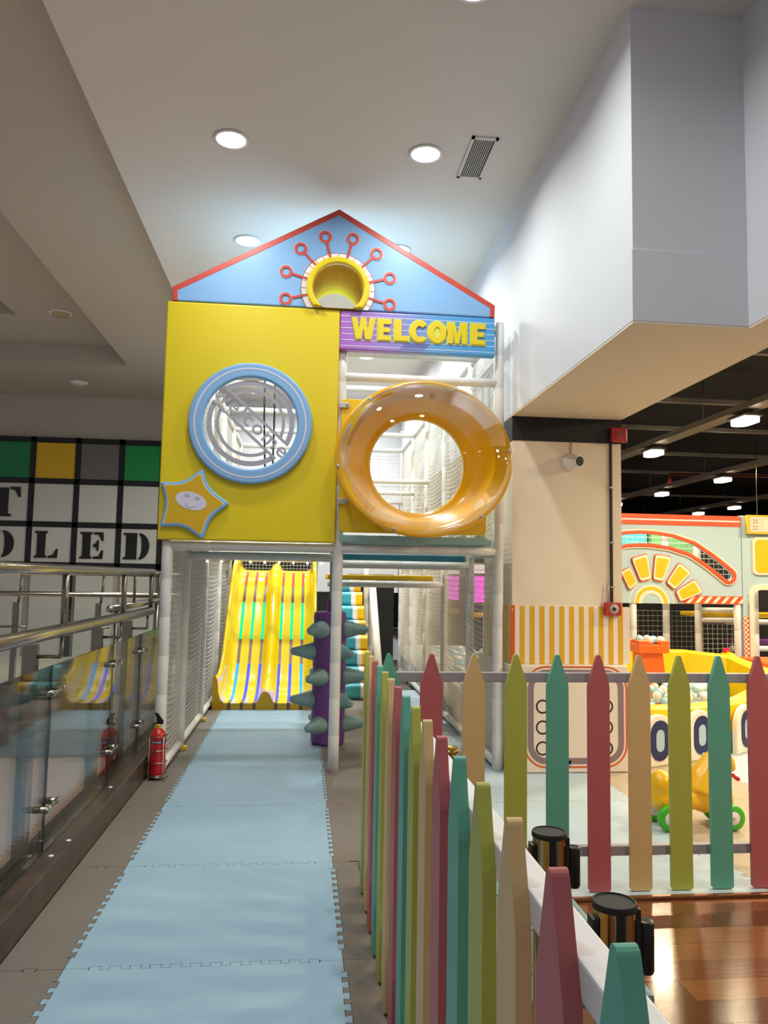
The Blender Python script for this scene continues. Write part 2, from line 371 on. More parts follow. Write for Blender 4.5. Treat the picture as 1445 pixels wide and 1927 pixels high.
# unseen blue lamp added behind the gable to tint the ceiling above
t=thing('added_glow_lamp','added slim blue lamp behind the gable board for the ceiling glow','light',(.2,6.6,3.52))
MB().rbox(-.55,.95,6.58,6.62,3.50,3.54,.006).build('housing','white_v',t)
MB().box(-.53,.93,6.588,6.612,3.54,3.545).build('diffuser',mat('glow_lamp_blue',(.35,.65,1),.5,emit=6),t)
area('lamp',(.2,6.6,3.56),1.4,17,(.25,.62,1),t,170,(PI,0,0),.03)
for i,x in enumerate((-2.2,-3.4,-4.6,-5.8)):  # added lamps, out of view, that brighten the void behind the glass railing
    t=thing('downlight','added fill lamp hidden under the far gallery slab, '+('first','second','third','fourth')[i]+' from the tower','ceiling light',(x,12.2,-.86),'added fill lamps of the storey below')
    MB().lathe([(.098,0),(.12,-.006),(.098,-.008)],20,(x,12.2,-.86)).build('trim_ring','white_v',t); area('lamp',(x,12.2,-.88),.25,170,(1,.88,.80),t,175)
# air vent
v=[at(*p,Z=CZ) for p in ((889,255),(940,257),(861,332),(906,333))]
x0,x1,y0,y1=v[0].x,v[1].x,v[0].y,v[2].y
t=thing('air_vent','rectangular ceiling air vent with dark slots beside a downlight','vent',((x0+x1)/2,(y0+y1)/2,CZ))
MB().box(x0+.01,x1-.01,y0+.01,y1-.01,CZ-.004,CZ-.001).build('backing','black',t)
fr=MB(); fr.box(x0,x0+.02,y0,y1,CZ-.012,CZ);fr.box(x1-.02,x1,y0,y1,CZ-.012,CZ);fr.box(x0,x1,y0,y0+.025,CZ-.012,CZ);fr.box(x0,x1,y1-.025,y1,CZ-.012,CZ);fr.build('frame','ceiling',t)
for i in range(1,10):
    x=x0+.02+(x1-x0-.04)*i/10; MB().box(x-.0022,x+.0022,y0+.02,y1-.02,CZ-.008,CZ-.003).build('slat','ceiling',t)
# hall lights: cable trays and pendants
for X,ys,nm in ((4.22,(1,3,5,6.95,8.91,10.9),'nearest'),(6.3,(5,7,9,11,13,15),'middle'),(8.8,(9,11,13,14.95,16.4,18.4),'farthest')):
    t=thing('cable_tray','long grey perforated cable tray under the black ceiling, %s of three'%nm,'cable tray',(X,8,3.1),'cable trays in the dark hall')
    m=MB(); m.box(X-.09,X+.09,-1,22,3.10,3.105); m.build('tray_bottom',mat('tray_metal','#857a6c',.5,metal=.5),t)
    for s in (-1,1): MB().box(X+s*.09-.003,X+s*.09+.003,-1,22,3.10,3.16).build('tray_side','tray_metal' if 'tray_metal' in M else MATS['tray_metal'],t)
    for j in range(12): 
        MB().tube([(X-.07,0+j*1.9,3.1),(X-.07,0+j*1.9,3.75)],.004,4).build('hanger','steel_d',t)
    for i,y in enumerate(ys):
        l=thing('pendant_light','%s oblong warm pendant light from the front under the %s cable tray'%(('first','second','third','fourth','fifth','sixth')[i],nm),'light',(X,y,3.0),'warm pendant lights in the hall')
        MB().rbox(X-.1,X+.1,y-.16,y+.16,3.03,3.07,.019).build('housing','steel_d',l)
        MB().prismz(rrect(X-.085,X+.085,y-.16,y+.16,.08,6),2.985,3.03).build('diffuser','lamp_warm',l)
        MB().tube([(X,y,3.07),(X,y,3.1)],.01,6).build('stem','steel_d',l)
        if y<14: area('lamp',(X,y,2.975),.3,WARM_W,WARM,l,175,(0,0,0),.16)
for i,(y,z) in enumerate(((6.4,3.5),(7.9,3.4),(9.6,3.45),(11.5,3.45),(13.5,3.45),(17,3.45))):
    tag(MB().box(2.5,12,y-.03,y+.03,z,z+.05).build('ceiling_channel',mat('channel_metal','#9c9186',.4,metal=.3)),'%s thin metal channel from the front crossing the black hall ceiling'%('first','second','third','fourth','fifth','sixth')[i],'ceiling channel','metal channels in the dark hall')
p=at(1260,898,Z=3.2)
t=thing('sprinkler_pipe','red sprinkler pipe with a drop head under the black ceiling','pipe',(p.x,p.y,3.2))
MB().tube([(p.x,p.y,3.18),(p.x,p.y,3.25),(p.x+3,p.y,3.28)],.025,8).build('pipe',mat('pipe_red','#7d2a22',.5),t); MB().lathe([(.0001,-.1),(.04,-.09),(.03,-.05),(.015,0)],10,(p.x,p.y,3.2)).build('head','redorange',t)

# ================================================================== PLAY TOWER (frame)
PR=.041; XL,XM,XRt=-1.0,.262,1.5
YB=[YF,6.62,7.88,9.14,10.4,11.66]; YC=[YF,6.83,8.1,9.32,10.52,11.72]
tw=thing('play_tower','white padded frame and netting of the indoor play tower','play tower',(.25,YF,0))
def post(x,y,z0,z1,r=PR,wr=True,par=None,seg=14):
    m=MB(); pts=[];rs=[]; z=z0; n=max(1,round((z1-z0)/.27))
    for i in range(n+1):
        zz=z0+(z1-z0)*i/n
        if wr and 0<i<n: pts+=[(x,y,zz-.006),(x,y,zz),(x,y,zz+.006)]; rs+=[r,r*.955,r]
        else: pts.append((x,y,zz)); rs.append(r)
    m.tube(pts,rs,seg); return m.build('post','pole',par or tw)
def pipe(a,b,r=.036,nm='beam',par=None):
    a=Vector(a);b=Vector(b); n=max(1,round((b-a).length/.3)); pts=[];rs=[]; d=(b-a).normalized()*.006
    for i in range(n+1):
        p=a+(b-a)*i/n
        if 0<i<n: pts+=[p-d,p,p+d]; rs+=[r,r*.955,r]
        else: pts.append(p); rs.append(r)
    return MB().tube(pts,rs,12).build(nm,'pole',par or tw)
def net(o,u,v,cu=.045,cv=.045,sag=0,par=None,m='net',r=.0030,sagdir=(0,0,-1),out=(0,0,0)):
    o=Vector(o);u=Vector(u);v=Vector(v); nu=max(2,round(u.length/cu)); nv=max(2,round(v.length/cv)); mb=MB(); sd=Vector(sagdir); od=Vector(out)
    def P(a,b): return o+u*a+v*b+sd*(sag*4*a*(1-a)*math.sin(PI*b))+od*(4*a*(1-a)*math.sin(PI*b))
    K=6
    for i in range(nu+1): mb.tube([P(i/nu,k/K) for k in range(K+1)],r,3,cap=False,smooth=False)
    for j in range(nv+1): mb.tube([P(k/K,j/nv) for k in range(K+1)],r,3,cap=False,smooth=False)
    return mb.build('net_panel',m,par or tw)
ZD=1.655; ZT=3.42
# posts
post(XL,YF,0,ZD+.03); post(XM,YF,0,3.2); post(XRt+.005,YF,0,ZT+.05)
for y,y2 in zip(YB[1:],YC[1:]):
    post(XL+.03,y,0,ZT,.036)
    post(XRt,y2,0,ZT,.036)
for x in (.86,): post(x,10.4,0,ZD,.036)
post(.93,YB[4],0,1.36,.03)
# front pipes
pipe((XL,YF,ZD),(XM,YF,ZD)); pipe((XM,YF,ZD),(XRt,YF,ZD)); pipe((XM,YF,2.985),(XRt,YF,2.985),.034)
# side pipes, left and right, floor / deck / head
for x,YY in ((XL+.02,YB),(XRt,YC)):
    for a,b in zip(YY[:-1],YY[1:]):
        pipe((x,a,ZD),(x,b,ZD)); pipe((x,a,ZT),(x,b,ZT),.033)
        pipe((x,a,.055),(x,b,.055),.034)
for y in YB[1:]:
    pipe((XL+.03,y,ZT-.02),(XRt,y,ZT-.02),.033)
    if y>8: pipe((XL+.03,y,2.6),(XRt,y,2.6),.03)
pipe((XL+.03,6.62,1.60),(XM,6.62,1.60),.034); pipe((XM,6.83,1.555),(XRt,6.83,1.555),.036); pipe((XM,8.1,1.375),(XRt,8.1,1.375),.036); pipe((XL+.02,9.14,1.67),(XRt,9.14,1.67),.036)
pipe((XL,YF,ZT),(XRt,YF,ZT),.03)
# nets
for i,(a,b) in enumerate(zip(YB[:-1],YB[1:])):
    net((XL+.02,a,.09),(0,b-a,0),(0,0,ZD-.13),.04,.045,.05,out=(.02,0,0))
    net((XL+.02,a,ZD+.04),(0,b-a,0),(0,0,ZT-ZD-.07),.045,.045,.05,out=(.02,0,0))
for a,b in zip(YC[:-1],YC[1:]):
    net((XRt,a,.09),(0,b-a,0),(0,0,ZD-.13),.04,.045,.04,out=(-.02,0,0))
    net((XRt,a,ZD+.04),(0,b-a,0),(0,0,ZT-ZD-.07),.045,.045,.05,out=(-.02,0,0))
net((XL+.03,11.66,ZD+.04),(XRt-XL,0,0),(0,0,ZT-ZD-.05),.05,.05,.03)
net((XM,9.14,1.70),(XRt-XM,0,0),(0,0,.9),.06,.06,.03)
net((XL+.03,9.16,1.72),(XM-XL,0,0),(0,0,.86),.055,.055,.02)
# deck pads
MB().rbox(XL+.05,XM,YF+.06,7.85,1.68,1.72,.012).build('deck_pad','tealgrey',tw)
MB().rbox(XM,XRt-.05,YF-.02,6.6,1.70,1.745,.012).build('deck_pad','tealgrey',tw)
MB().rbox(XM,XRt-.05,6.83,8.0,1.592,1.65,.012).build('deck_pad','teal_d',tw)
MB().rbox(XM,XRt-.12,8.1,9.1,1.413,1.47,.012).build('deck_pad','gold',tw)
# front edge strip under the bubble panel
q0=at(640,1006,Y=5.80); q1=at(918,1018,Y=5.80)
MB().rbox(q0.x,q1.x,5.80,5.85,1.70,q0.z,.01).build('edge_pad','tealgrey',tw)
# floor shoes
for y in YB[1:4]:
    MB().rbox(XL-.02,XL+.09,y-.03,y+.03,0,.035,.008).build('foot_plate','plastic_y2',tw)
# LED chain under the front-left deck edge
for i in range(9):
    a=XL+.2+i*.12; MB().sphere((a,6.62,1.552),.012,6,5).build('bulb',mat('bulb_warm',(1,.95,.85),.4,emit=1.6),tw)

# ---------------- big yellow front panel with porthole
FY=5.775                                  # front face of the facade pads
def fx(px,py,y=FY): 
    p=at(px,py,Y=y); return (p.x,p.z)
a=fx(314,565); b=fx(639.4,583.4); c=fx(631.7,1021.8); d=fx(296,1014.5)
pw=fx(471.2,795.3,FY-.05); K=(FY-.05)/F
WR=115.3*1.005*K; WI=87.5*K
t=thing('front_panel','big yellow padded wall panel with a round porthole on the tower front','padded panel',(pw[0],FY,1.7))
zt,zb=(a[1]+b[1])/2,(c[1]+d[1])/2; xl,xr_=(a[0]+d[0])/2,(b[0]+c[0])/2-.002
flat([[(xl,zb),(xr_,zb),(xr_,zt),(xl,zt)],circ(pw[0],pw[1],WI+.02,56)],FY,.07,.012).build('pad','yellow',t)
rg=flat([circ(pw[0],pw[1],WR,72),circ(pw[0],pw[1],WI,72)],FY-.05,.05,.018,3).build('porthole_ring','blue',t)
rl=104*K; flat([circ(pw[0],pw[1],rl+.006,72),circ(pw[0],pw[1],rl-.006,72)],FY-.0515,.004).build('ring_line','lilac',rg)
pane=MB(); pr_=[(.0001,-.05)]+[(WI*1.02*s,-.05*math.cos(s*PI/2)) for s in (.25,.5,.75,.9,1)]
pane.lathe(pr_,48,(pw[0],FY+.03,pw[1]),'y'); pane=pane.build('porthole_pane','acrylic',t)
# frosted lettering and stripes on the pane
fy=FY-.03
def W(px,py): return fx(340+px*.19377,680+py*.19377,FY)
cxw,czw=pw
def chord(ro,ri,sd):                      # half ring cut by a diagonal, sd=+1 upper right, -1 lower left
    an=-math.radians(43) if sd>0 else PI-math.radians(43)
    off=math.radians(14); o=WI*ro; i=WI*ri
    return ringsec(cxw,czw,i,o,an+off+.0,an+PI-off,40)
R9=WI*.94
for sd in (1,-1):
    an=-math.radians(42)+(0 if sd>0 else PI); h=.20
    def seg(r): 
        q=math.asin(min(.99,h*WI/r)); return q
    for ro,ri in ((.94,.83),(.74,.67)):
        q=seg(WI*ro); flat([ringsec(cxw,czw,WI*ri,WI*ro,an+q,an+PI-q,40)],fy,.002).build('stripe_film','film',pane)
    dv=Vector((math.cos(an),math.sin(an))); nv=Vector((-dv.y,dv.x)); cc=Vector((cxw,czw))+nv*(h*WI); hl=math.sqrt(.94**2-h*h)*WI
    flat([strip(cc-dv*hl,cc+dv*hl,.022)[::-1]],fy-.004,.002).build('stripe_film','film',pane)
text('welcome',.155,fy,.002,cxw+.01,czw+.005,.0025,1.05,-math.radians(42),spacing=1.2).build('lettering_film','film',pane)
# ---------------- star pad on the panel
K2=.1107
def sp(x,y): return fx(290+x*K2,870+y*K2,FY-.04)
outer=[(825,100),(920,430),(1285,700),(960,930),(825,1315),(480,1075),(88,1092),(205,660),(98,328),(490,335)]
sm=[]
n=len(outer)
for i in range(n):
    P0,P1,P2=[Vector(outer[j%n]) for j in (i-1,i,i+1)]; rr=.12 if i%2==0 else .42
    A=P1+(P0-P1)*rr;B=P1+(P2-P1)*rr
    for k in range(6):
        u=k/5; sm.append(tuple(A*(1-u)**2+P1*2*u*(1-u)+B*u*u))
cst=Vector((590,690))
def sc(f): return [sp(*(cst+(Vector(p)-cst)*f)) for p in sm]
st=thing('star_pad','smiling yellow star cushion with blue edge at the panel corner','cushion',(sp(590,690)[0],FY,1.95))
flat([sc(1)],FY-.04,.04,.014,3).build('border','blue',st)
flat([sc(.875)],FY-.0425,.004).build('white_line','white_v',st)
flat([sc(.85)],FY-.0445,.004).build('star_face','gold',st)
fc=Vector((628,657)); ang=math.radians(16)
def fo(u,v): return sp(fc.x+u*math.cos(ang)-v*math.sin(ang),fc.y+u*math.sin(ang)+v*math.cos(ang))
flat([[fo(272*math.cos(q*PI/20),148*math.sin(q*PI/20)) for q in range(40)][::-1]],FY-.0465,.003).build('face_oval','lilac',st)
for ex,ey in ((-85,-72),(92,-72)): flat([[fo(ex+45*math.cos(q*PI/10),ey+27*math.sin(q*PI/10)) for q in range(20)][::-1]],FY-.048,.002).build('eye','eyegrey',st)
flat([[fo(-88+176*q/12,60+46*math.sin(PI*q/12)) for q in range(13)]+[fo(88-176*q/12,68+58*math.sin(PI*q/12)) for q in range(13)]],FY-.048,.002).build('mouth','eyegrey',st)
# ---------------- gable board
gp=[fx(324.6,564),fx(324.6,539),fx(638.5,393.6),fx(931.5,574.7),fx(930.8,595)]
zg=zt+.004
gp=[(gp[0][0],zg),gp[1],gp[2],gp[3],(gp[4][0],zg)]
tc=fx(636,544.5); TR,TI=.243,.194
g=thing('gable_board','blue triangular gable board with red edge and printed sun rays','sign board',(tc[0],FY,zg))
zc=zg+.002
def cutcirc(r,n=60):
    q=math.asin(max(-1,min(1,(zc-tc[1])/r))); return circ(tc[0],tc[1],r,n,q,PI-q,end=True)
hole=cutcirc(TI+.02)
outl=[gp[0],gp[1],gp[2],gp[3],gp[4]]
# hole is open at the bottom: one outline running around it
loop=[gp[4],gp[3],gp[2],gp[1],gp[0],(hole[-1][0],zg)]+hole[::-1]+[(hole[0][0],zg)]
flat([loop],FY,.08,.01).build('board','blue',g)
inn=.042
def bord(p,q,wd): return [p,q,(q[0],q[1]-wd),(p[0],p[1]-wd)]
flat([[gp[0],gp[1],gp[2],gp[3],gp[4],(gp[4][0]-inn,zg),(gp[3][0]-inn,gp[3][1]-.028),(gp[2][0],gp[2][1]-.052),(gp[1][0]+inn,gp[1][1]-.028),(gp[0][0]+inn,zg)][::-1]],FY-.002,.084,.006).build('edge_trim','red',g)
q1=cutcirc(.286); q2=cutcirc(TR-.01)
flat([q1+q2[::-1]],FY-.003,.004).build('dial_line',mat('dial_red','#a8323a',.5),g)
q1=cutcirc(.281)
flat([q1+q2[::-1]],FY-.005,.004).build('dial_band','white_v',g)
for i in range(-1,17):
    an=math.radians(-14+i*13.0)
    if tc[1]+.28*math.sin(an)>zc: flat([strip((tc[0]+.24*math.cos(an),tc[1]+.24*math.sin(an)),(tc[0]+.28*math.cos(an),tc[1]+.28*math.sin(an)),.004)],FY-.0065,.003).build('dial_tick','red',g)
for (px,py) in ((612.4,446.5),(664.3,450.4),(565.9,468.4),(708.7,478.5),(538.4,511.4),(733.5,524),(537.4,562.4),(733,573.6)):
    c_=Vector(fx(px,py)); dd=(c_-Vector(tc)).normalized(); z_=max(c_.y,zg+.047)
    c_=Vector((c_.x,z_)); e=Vector(tc)+dd*(TR-.005); s_=c_-dd*.04
    mm=flat([circ(c_.x,c_.y,.049,32),circ(c_.x,c_.y,.029,32)],FY-.008,.004); rp=mm.build('ray_ring','red',g)
    flat([strip(e,s_,.018)],FY-.0075,.004).build('ray_stem','red',g)
    flat([circ(c_.x,c_.y,.0535,32),circ(c_.x,c_.y,.0475,32)],FY-.0045,.003).build('ray_outline','lilac',rp)
q1=cutcirc(TR); q2=cutcirc(TI)
flat([q1+q2[::-1]],FY-.05,.06,.014,3).build('tunnel_ring','yellow',g)
tun=MB(); qq=cutcirc(TI+.004,40); qo=cutcirc(TI+.02,40); N=len(qq)
tun.add([(x,FY-.02,z) for x,z in qq]+[(x,FY+.62,z) for x,z in qq]+[(x,FY-.02,z) for x,z in qo]+[(x,FY+.62,z) for x,z in qo],
   [(i,i+1,i+1+N,i+N) for i in range(N-1)]+[(2*N+i,3*N+i,3*N+i+1,2*N+i+1) for i in range(N-1)]+[(N-1,0,N,2*N-1)],0,False)
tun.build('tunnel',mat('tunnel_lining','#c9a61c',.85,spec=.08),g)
# ---------------- welcome board
sx0,sx1=fx(641,584)[0],fx(931.5,595)[0]; sz0,sz1=fx(641,657)[1],zg-.006
ws=thing('welcome_sign','purple to blue board with yellow WELCOME letters on the tower','sign',((sx0+sx1)/2,FY,sz0))
mg=bpy.data.materials.new('sign_gradient'); mg.use_nodes=True; nt=mg.node_tree; b_=nt.nodes['Principled BSDF']; b_.inputs['Roughness'].default_value=.35
tcn=nt.nodes.new('ShaderNodeTexCoord'); sx=nt.nodes.new('ShaderNodeSeparateXYZ'); mr=nt.nodes.new('ShaderNodeMapRange'); cr=nt.nodes.new('ShaderNodeValToRGB')
mr.inputs[1].default_value=-.62; mr.inputs[2].default_value=.62
nt.links.new(tcn.outputs['Object'],sx.inputs[0]); nt.links.new(sx.outputs[0],mr.inputs[0]); nt.links.new(mr.outputs[0],cr.inputs[0]); nt.links.new(cr.outputs[0],b_.inputs[0])
cr.color_ramp.elements[0].color=lin('#a457b8'); cr.color_ramp.elements[1].color=lin('#3f97cf'); e_=cr.color_ramp.elements.new(.3); e_.color=lin('#8f74bf'); e_=cr.color_ramp.elements.new(.6); e_.color=lin('#5c95cd')
M['sign_gradient']=mg
flat([[(sx0,sz0),(sx1,sz0),(sx1,sz1),(sx0,sz1)]],FY,.075,.01).build('board','sign_gradient',ws)
for i in range(6):
    z=sz0+(sz1-sz0)*(.1+.152*i); MB().box(sx0+.004,sx1-.004,FY-.0015,FY,z-.002,z+.002).build('line','white_v',ws)
for i in range(14):
    x=sx0+.5+i*.014; flat([strip((x-.04,sz0+.02),(x+.02,sz0+.085),.004)],FY-.0025,.002).build('hatch_line',mat('hatch_purple','#6a5aa6',.5),ws)
def ellp(cx,cz,rx,rz,a0=0,a1=2*PI,n=36,end=False): return [(cx+rx*math.cos(a0+(a1-a0)*k/n),cz+rz*math.sin(a0+(a1-a0)*k/n)) for k in range(n+1 if end else n)]
GE=[[(0,0),(1,0),(1,.23),(.46,.23),(.46,.39),(.9,.39),(.9,.61),(.46,.61),(.46,.77),(1,.77),(1,1),(0,1)]]
GL={'W':[[(.18,0),(.42,0),(.5,.5),(.58,0),(.82,0),(1,1),(.76,1),(.69,.48),(.61,1),(.39,1),(.31,.48),(.24,1),(0,1)]],'E':GE,'L':[[(0,0),(1,0),(1,.25),(.48,.25),(.48,1),(0,1)]],
'C':[ellp(.53,.5,.53,.52,math.radians(42),math.radians(318),end=True)+ellp(.55,.5,.21,.27,math.radians(318),math.radians(42),end=True)],
'O':[ellp(.5,.5,.52,.52),ellp(.5,.5,.19,.27)],'M':[[(0,0),(.28,0),(.28,.55),(.4,0),(.6,0),(.72,.55),(.72,0),(1,0),(1,1),(.63,1),(.5,.45),(.37,1),(0,1)]]}
zl0,zl1=(sz0+sz1)/2-.068,(sz0+sz1)/2+.094
glow=mat('letter_glow','#cfcf4e',.5)
for ch,a0,a1 in (('W',168,340),('E',364,458),('L',490,598),('C',606,738),('O',746,878),('M',892,1035),('E',1067,1172)):
    xa_,xb_=fx(620+a0*.2491,625)[0],fx(620+a1*.2491,625)[0]
    for nm,ex_,y_,th_,m_ in (('letter_glow',.009,FY-.004,.004,glow),('letter',0,FY-.012,.008,'yellow')):
        lp=[[(xa_+u*(xb_-xa_),zl0+v*(zl1-zl0)) for u,v in L_] for L_ in GL[ch]]
        if ex_:
            cx_,cz_=(xa_+xb_)/2,(zl0+zl1)/2; lp=[[(cx_+(x-cx_)*(1+2*ex_/(xb_-xa_)),cz_+(z-cz_)*(1+2*ex_/(zl1-zl0))) for x,z in lp[0]]]
        flat(lp,y_,th_).build(nm,m_,ws)
# ---------------- bubble window
YP=5.80
p0=at(643,750,Y=YP);p1=at(915,1008,Y=YP)
bw=thing('bubble_window','yellow play panel with a clear dome bulging over a round funnel','bubble window',((p0.x+p1.x)/2,YP,p1.z))
hc=at(784,878,Y=YP+.02); hr=.362
flat([rrect(p0.x,p1.x,p1.z,p0.z,.03),circ(hc.x,hc.z,hr,56)],YP,.03,.006).build('plate','plastic_y2',bw)
YQ=5.46; bc=at(799,863,Y=YQ); RX,RZ=.652,.572
fn=MB(); prof=[]
for s in (0,.06,.2,.4,.6,.8,.93,1.0): prof.append((s,))
rings=[]
def ell(f,y,rx,rz,cx,cz,n=64): return [(cx+rx*math.cos(2*PI*i/n),y,cz+rz*math.sin(2*PI*i/n)) for i in range(n)]
lv=[(YP+.03,hr,hr,hc.x,hc.z),(YP-.012,hr+.004,hr+.004,hc.x,hc.z),(YP-.022,hr+.03,hr+.028,hc.x,hc.z)]
for s in (.25,.5,.75,1):
    e=s**1.25; y=YP-.022+(YQ+.03-YP+.022)*s; lv.append((y,(hr+.03)*(1-s)+(RX-.07)*s,(hr+.028)*(1-s)+(RZ-.065)*s,hc.x+(bc.x-hc.x)*s,hc.z+(bc.z-hc.z)*s))
lv+=[(YQ+.004,RX-.04,RZ-.04,bc.x,bc.z),(YQ,RX-.01,RZ-.01,bc.x,bc.z),(YQ+.006,RX,RZ,bc.x,bc.z),(YQ+.035,RX,RZ,bc.x,bc.z),(YQ+.04,RX-.03,RZ-.03,bc.x,bc.z)]
lv+=[(YP-.01,hr+.06,hr+.06,hc.x,hc.z)]
n=64; vs=[];fs=[]
for y,rx,rz,cx_,cz_ in lv: vs+=ell(0,y,rx,rz,cx_,cz_,n)
for i in range(len(lv)-1):
    for k in range(n): fs.append((i*n+k,(i+1)*n+k,(i+1)*n+(k+1)%n,i*n+(k+1)%n))
fn.add(vs,fs,0,True); fn.build('funnel','plastic_y',bw)
dm=MB(); vs=[];fs=[]; dep=.40
for i in range(13):
    ph=PI/2*i/12; vs+=ell(0,YQ-.004-dep*math.sin(ph),(RX-.02)*max(.002,math.cos(ph)),(RZ-.02)*max(.002,math.cos(ph)),bc.x,bc.z,n)
rim=ell(0,YQ-.004,RX-.005,RZ-.005,bc.x,bc.z,n); 
for i in range(12):
    for k in range(n): fs.append((i*n+k,(i+1)*n+k,(i+1)*n+(k+1)%n,i*n+(k+1)%n))
dm.add(vs,fs,0,True); dm.add(rim+vs[:n],[(k,n+k,n+(k+1)%n,(k+1)%n) for k in range(n)],0,True)
dm.build('clear_dome','acrylic',bw)
for an in (8,70,130,188,250,312):
    an=math.radians(an); MB().sphere((bc.x+(RX-.022)*math.cos(an),YQ-.008,bc.z+(RZ-.022)*math.sin(an)),.014,8,6,sc=(1,.7,1)).build('bolt','bolt',bw)
for px,py in ((649,762),(646,943)):
    q=at(px,py,Y=YP-.02); MB().rbox(q.x-.045,q.x+.035,YP-.018,YP-.002,q.z-.022,q.z+.022,.006).build('clip','bolt',bw); MB().sphere((q.x+.018,YP-.02,q.z),.009,8,6).build('screw','steel',bw)

# ---------------- two black ropes seen through the porthole
for k,(px,py0,py1) in enumerate(((499,700,900),(518,700,900))):
    a=at(px,py0,Y=7.2);b=at(px-(0 if k==0 else 5),py1,Y=7.2)
    tag(MB().tube([(a.x,7.2,ZT-.05),(a.x+.004,7.2,2.9),(b.x-.003,7.2,2.4),(b.x,7.2,1.725)],.010,6).build('hanging_rope','blk_rubber'),'thin black rope hanging behind the porthole, %s of two'%('left' if k==0 else 'right'),'rope','ropes behind the porthole')

# ================================================================== SLIDE
sl=thing('twin_slide','glossy yellow two-lane slide with glowing light strips','slide',(-.366,8.55,0))
path=[(8.55,.07),(8.68,.072),(8.80,.085),(8.92,.125),(9.03,.20),(9.13,.30),(9.24,.44),(9.5,.81),(9.75,1.17),(9.88,1.345),(9.96,1.43),(10.05,1.485),(10.16,1.51),(10.4,1.52)]
half=[(.564,-.065),(.564,.27),(.55,.292),(.53,.285),(.512,.24),(.50,.12),(.478,.04),(.44,.006),(.40,0),(.34,0),(.28,0),(.22,0),(.16,0),(.10,.002),(.078,.03),(.052,.09),(.026,.12),(0,.125)]
cs=[(-x,h) for x,h in half]+[(x,h) for x,h in half[-2::-1]]
def slp(i,x,h,lift=0):
    y,z=path[i]; a_=path[max(0,i-1)];b_=path[min(len(path)-1,i+1)]; tx,tz=b_[0]-a_[0],b_[1]-a_[1]; L=math.hypot(tx,tz); ny,nz=-tz/L,tx/L
    f=i/(len(path)-1); k=1-.08*min(1,f*1.3); hh=h*(1-.25*f) if h>.02 else h
    if h<0: return Vector((-.366+.03*f+x*k,y,max(0,z-.3) if i>3 else 0))
    return Vector((-.366+.03*f+x*k,y+ny*(hh+lift),z+nz*(hh+lift)))
vs=[];fs=[];n=len(cs)
for i in range(len(path)):
    for x,h in cs: vs.append(slp(i,x,h))
for i in range(len(path)-1):
    for k in range(n-1): fs.append((i*n+k,i*n+k+1,(i+1)*n+k+1,(i+1)*n+k))
m=MB().add(vs,fs,0,True); m.build('chute','slide',sl)
cap=MB(); poly=[(slp(0,x,h).x,slp(0,x,h).z) for x,h in cs]; cap.add([(x,8.549,z) for x,z in poly],[tuple(range(n))[::-1]]); 
cap.build('front_face',mat('slide_front','#c79a0a',.3),sl)
lc=[('led_red',(1,.10,.06),1.5),('led_off',None,0),('led_green',(0,1,.30),1.5),('led_off',None,0),('glow_lamp_blue2',(.05,.07,1),2.6)]
for nm,cl,e in lc:
    if cl: M[nm]=mat(nm,cl,.4,emit=e,basek=.05,spec=.1)
M['led_off']=mat('led_off','#6d4a3c',.3); M['led_cyan']=mat('led_cyan',(.03,.32,1),.4,emit=2.4,basek=.05,spec=.1)
for j,x in enumerate((-.385,-.25,-.115,.115,.25,.385)):
    mb=MB(); seg=[]
    # fine sampling of the strip along the chute
    S_=[]
    for i in range(len(path)-3):
        for q in range(6): S_.append((i,q/6))
    S_.append((len(path)-3,0))
    pts=[]
    for i,q in S_:
        A=slp(i,x,0,.004); B=slp(min(i+1,len(path)-1),x,0,.004); pts.append(A*(1-q)+B*q)
    wd=.017
    for a_,b_ in zip(pts[:-1],pts[1:]):
        zmid=(a_.z+b_.z)/2; ym=(a_.y+b_.y)/2
        mi=0 if zmid>1.33 else 1 if zmid>1.14 else 2 if zmid>.66 else 1 if zmid>.42 else (3 if ym>8.72 else 1)
        mb.add([a_-V(wd,0,0),a_+V(wd,0,0),b_+V(wd,0,0),b_-V(wd,0,0)],[(0,1,2,3)],mi)
    A=pts[0]; mb.add([(A.x-wd,8.546,0.002),(A.x+wd,8.546,.002),(A.x+wd,8.546,A.z),(A.x-wd,8.546,A.z)],[(0,1,2,3)],1)
    mb.build('light_strip',['led_red','led_off','led_green','led_cyan' if j in (0,5) else 'glow_lamp_blue2'],sl)
MB().tube([(-.85,10.30,1.68),(.2,10.30,1.68)],.045,12).build('head_bar','pole',sl)
# dark net curtain behind the slide top
MB().box(-.95,.2,10.62,10.66,1.2,1.72).build('curtain',mat('curtain_dark','#15181a',.8),tw)
net((-.85,10.5,1.5),(1.05,0,0),(0,0,.22),.045,.045)
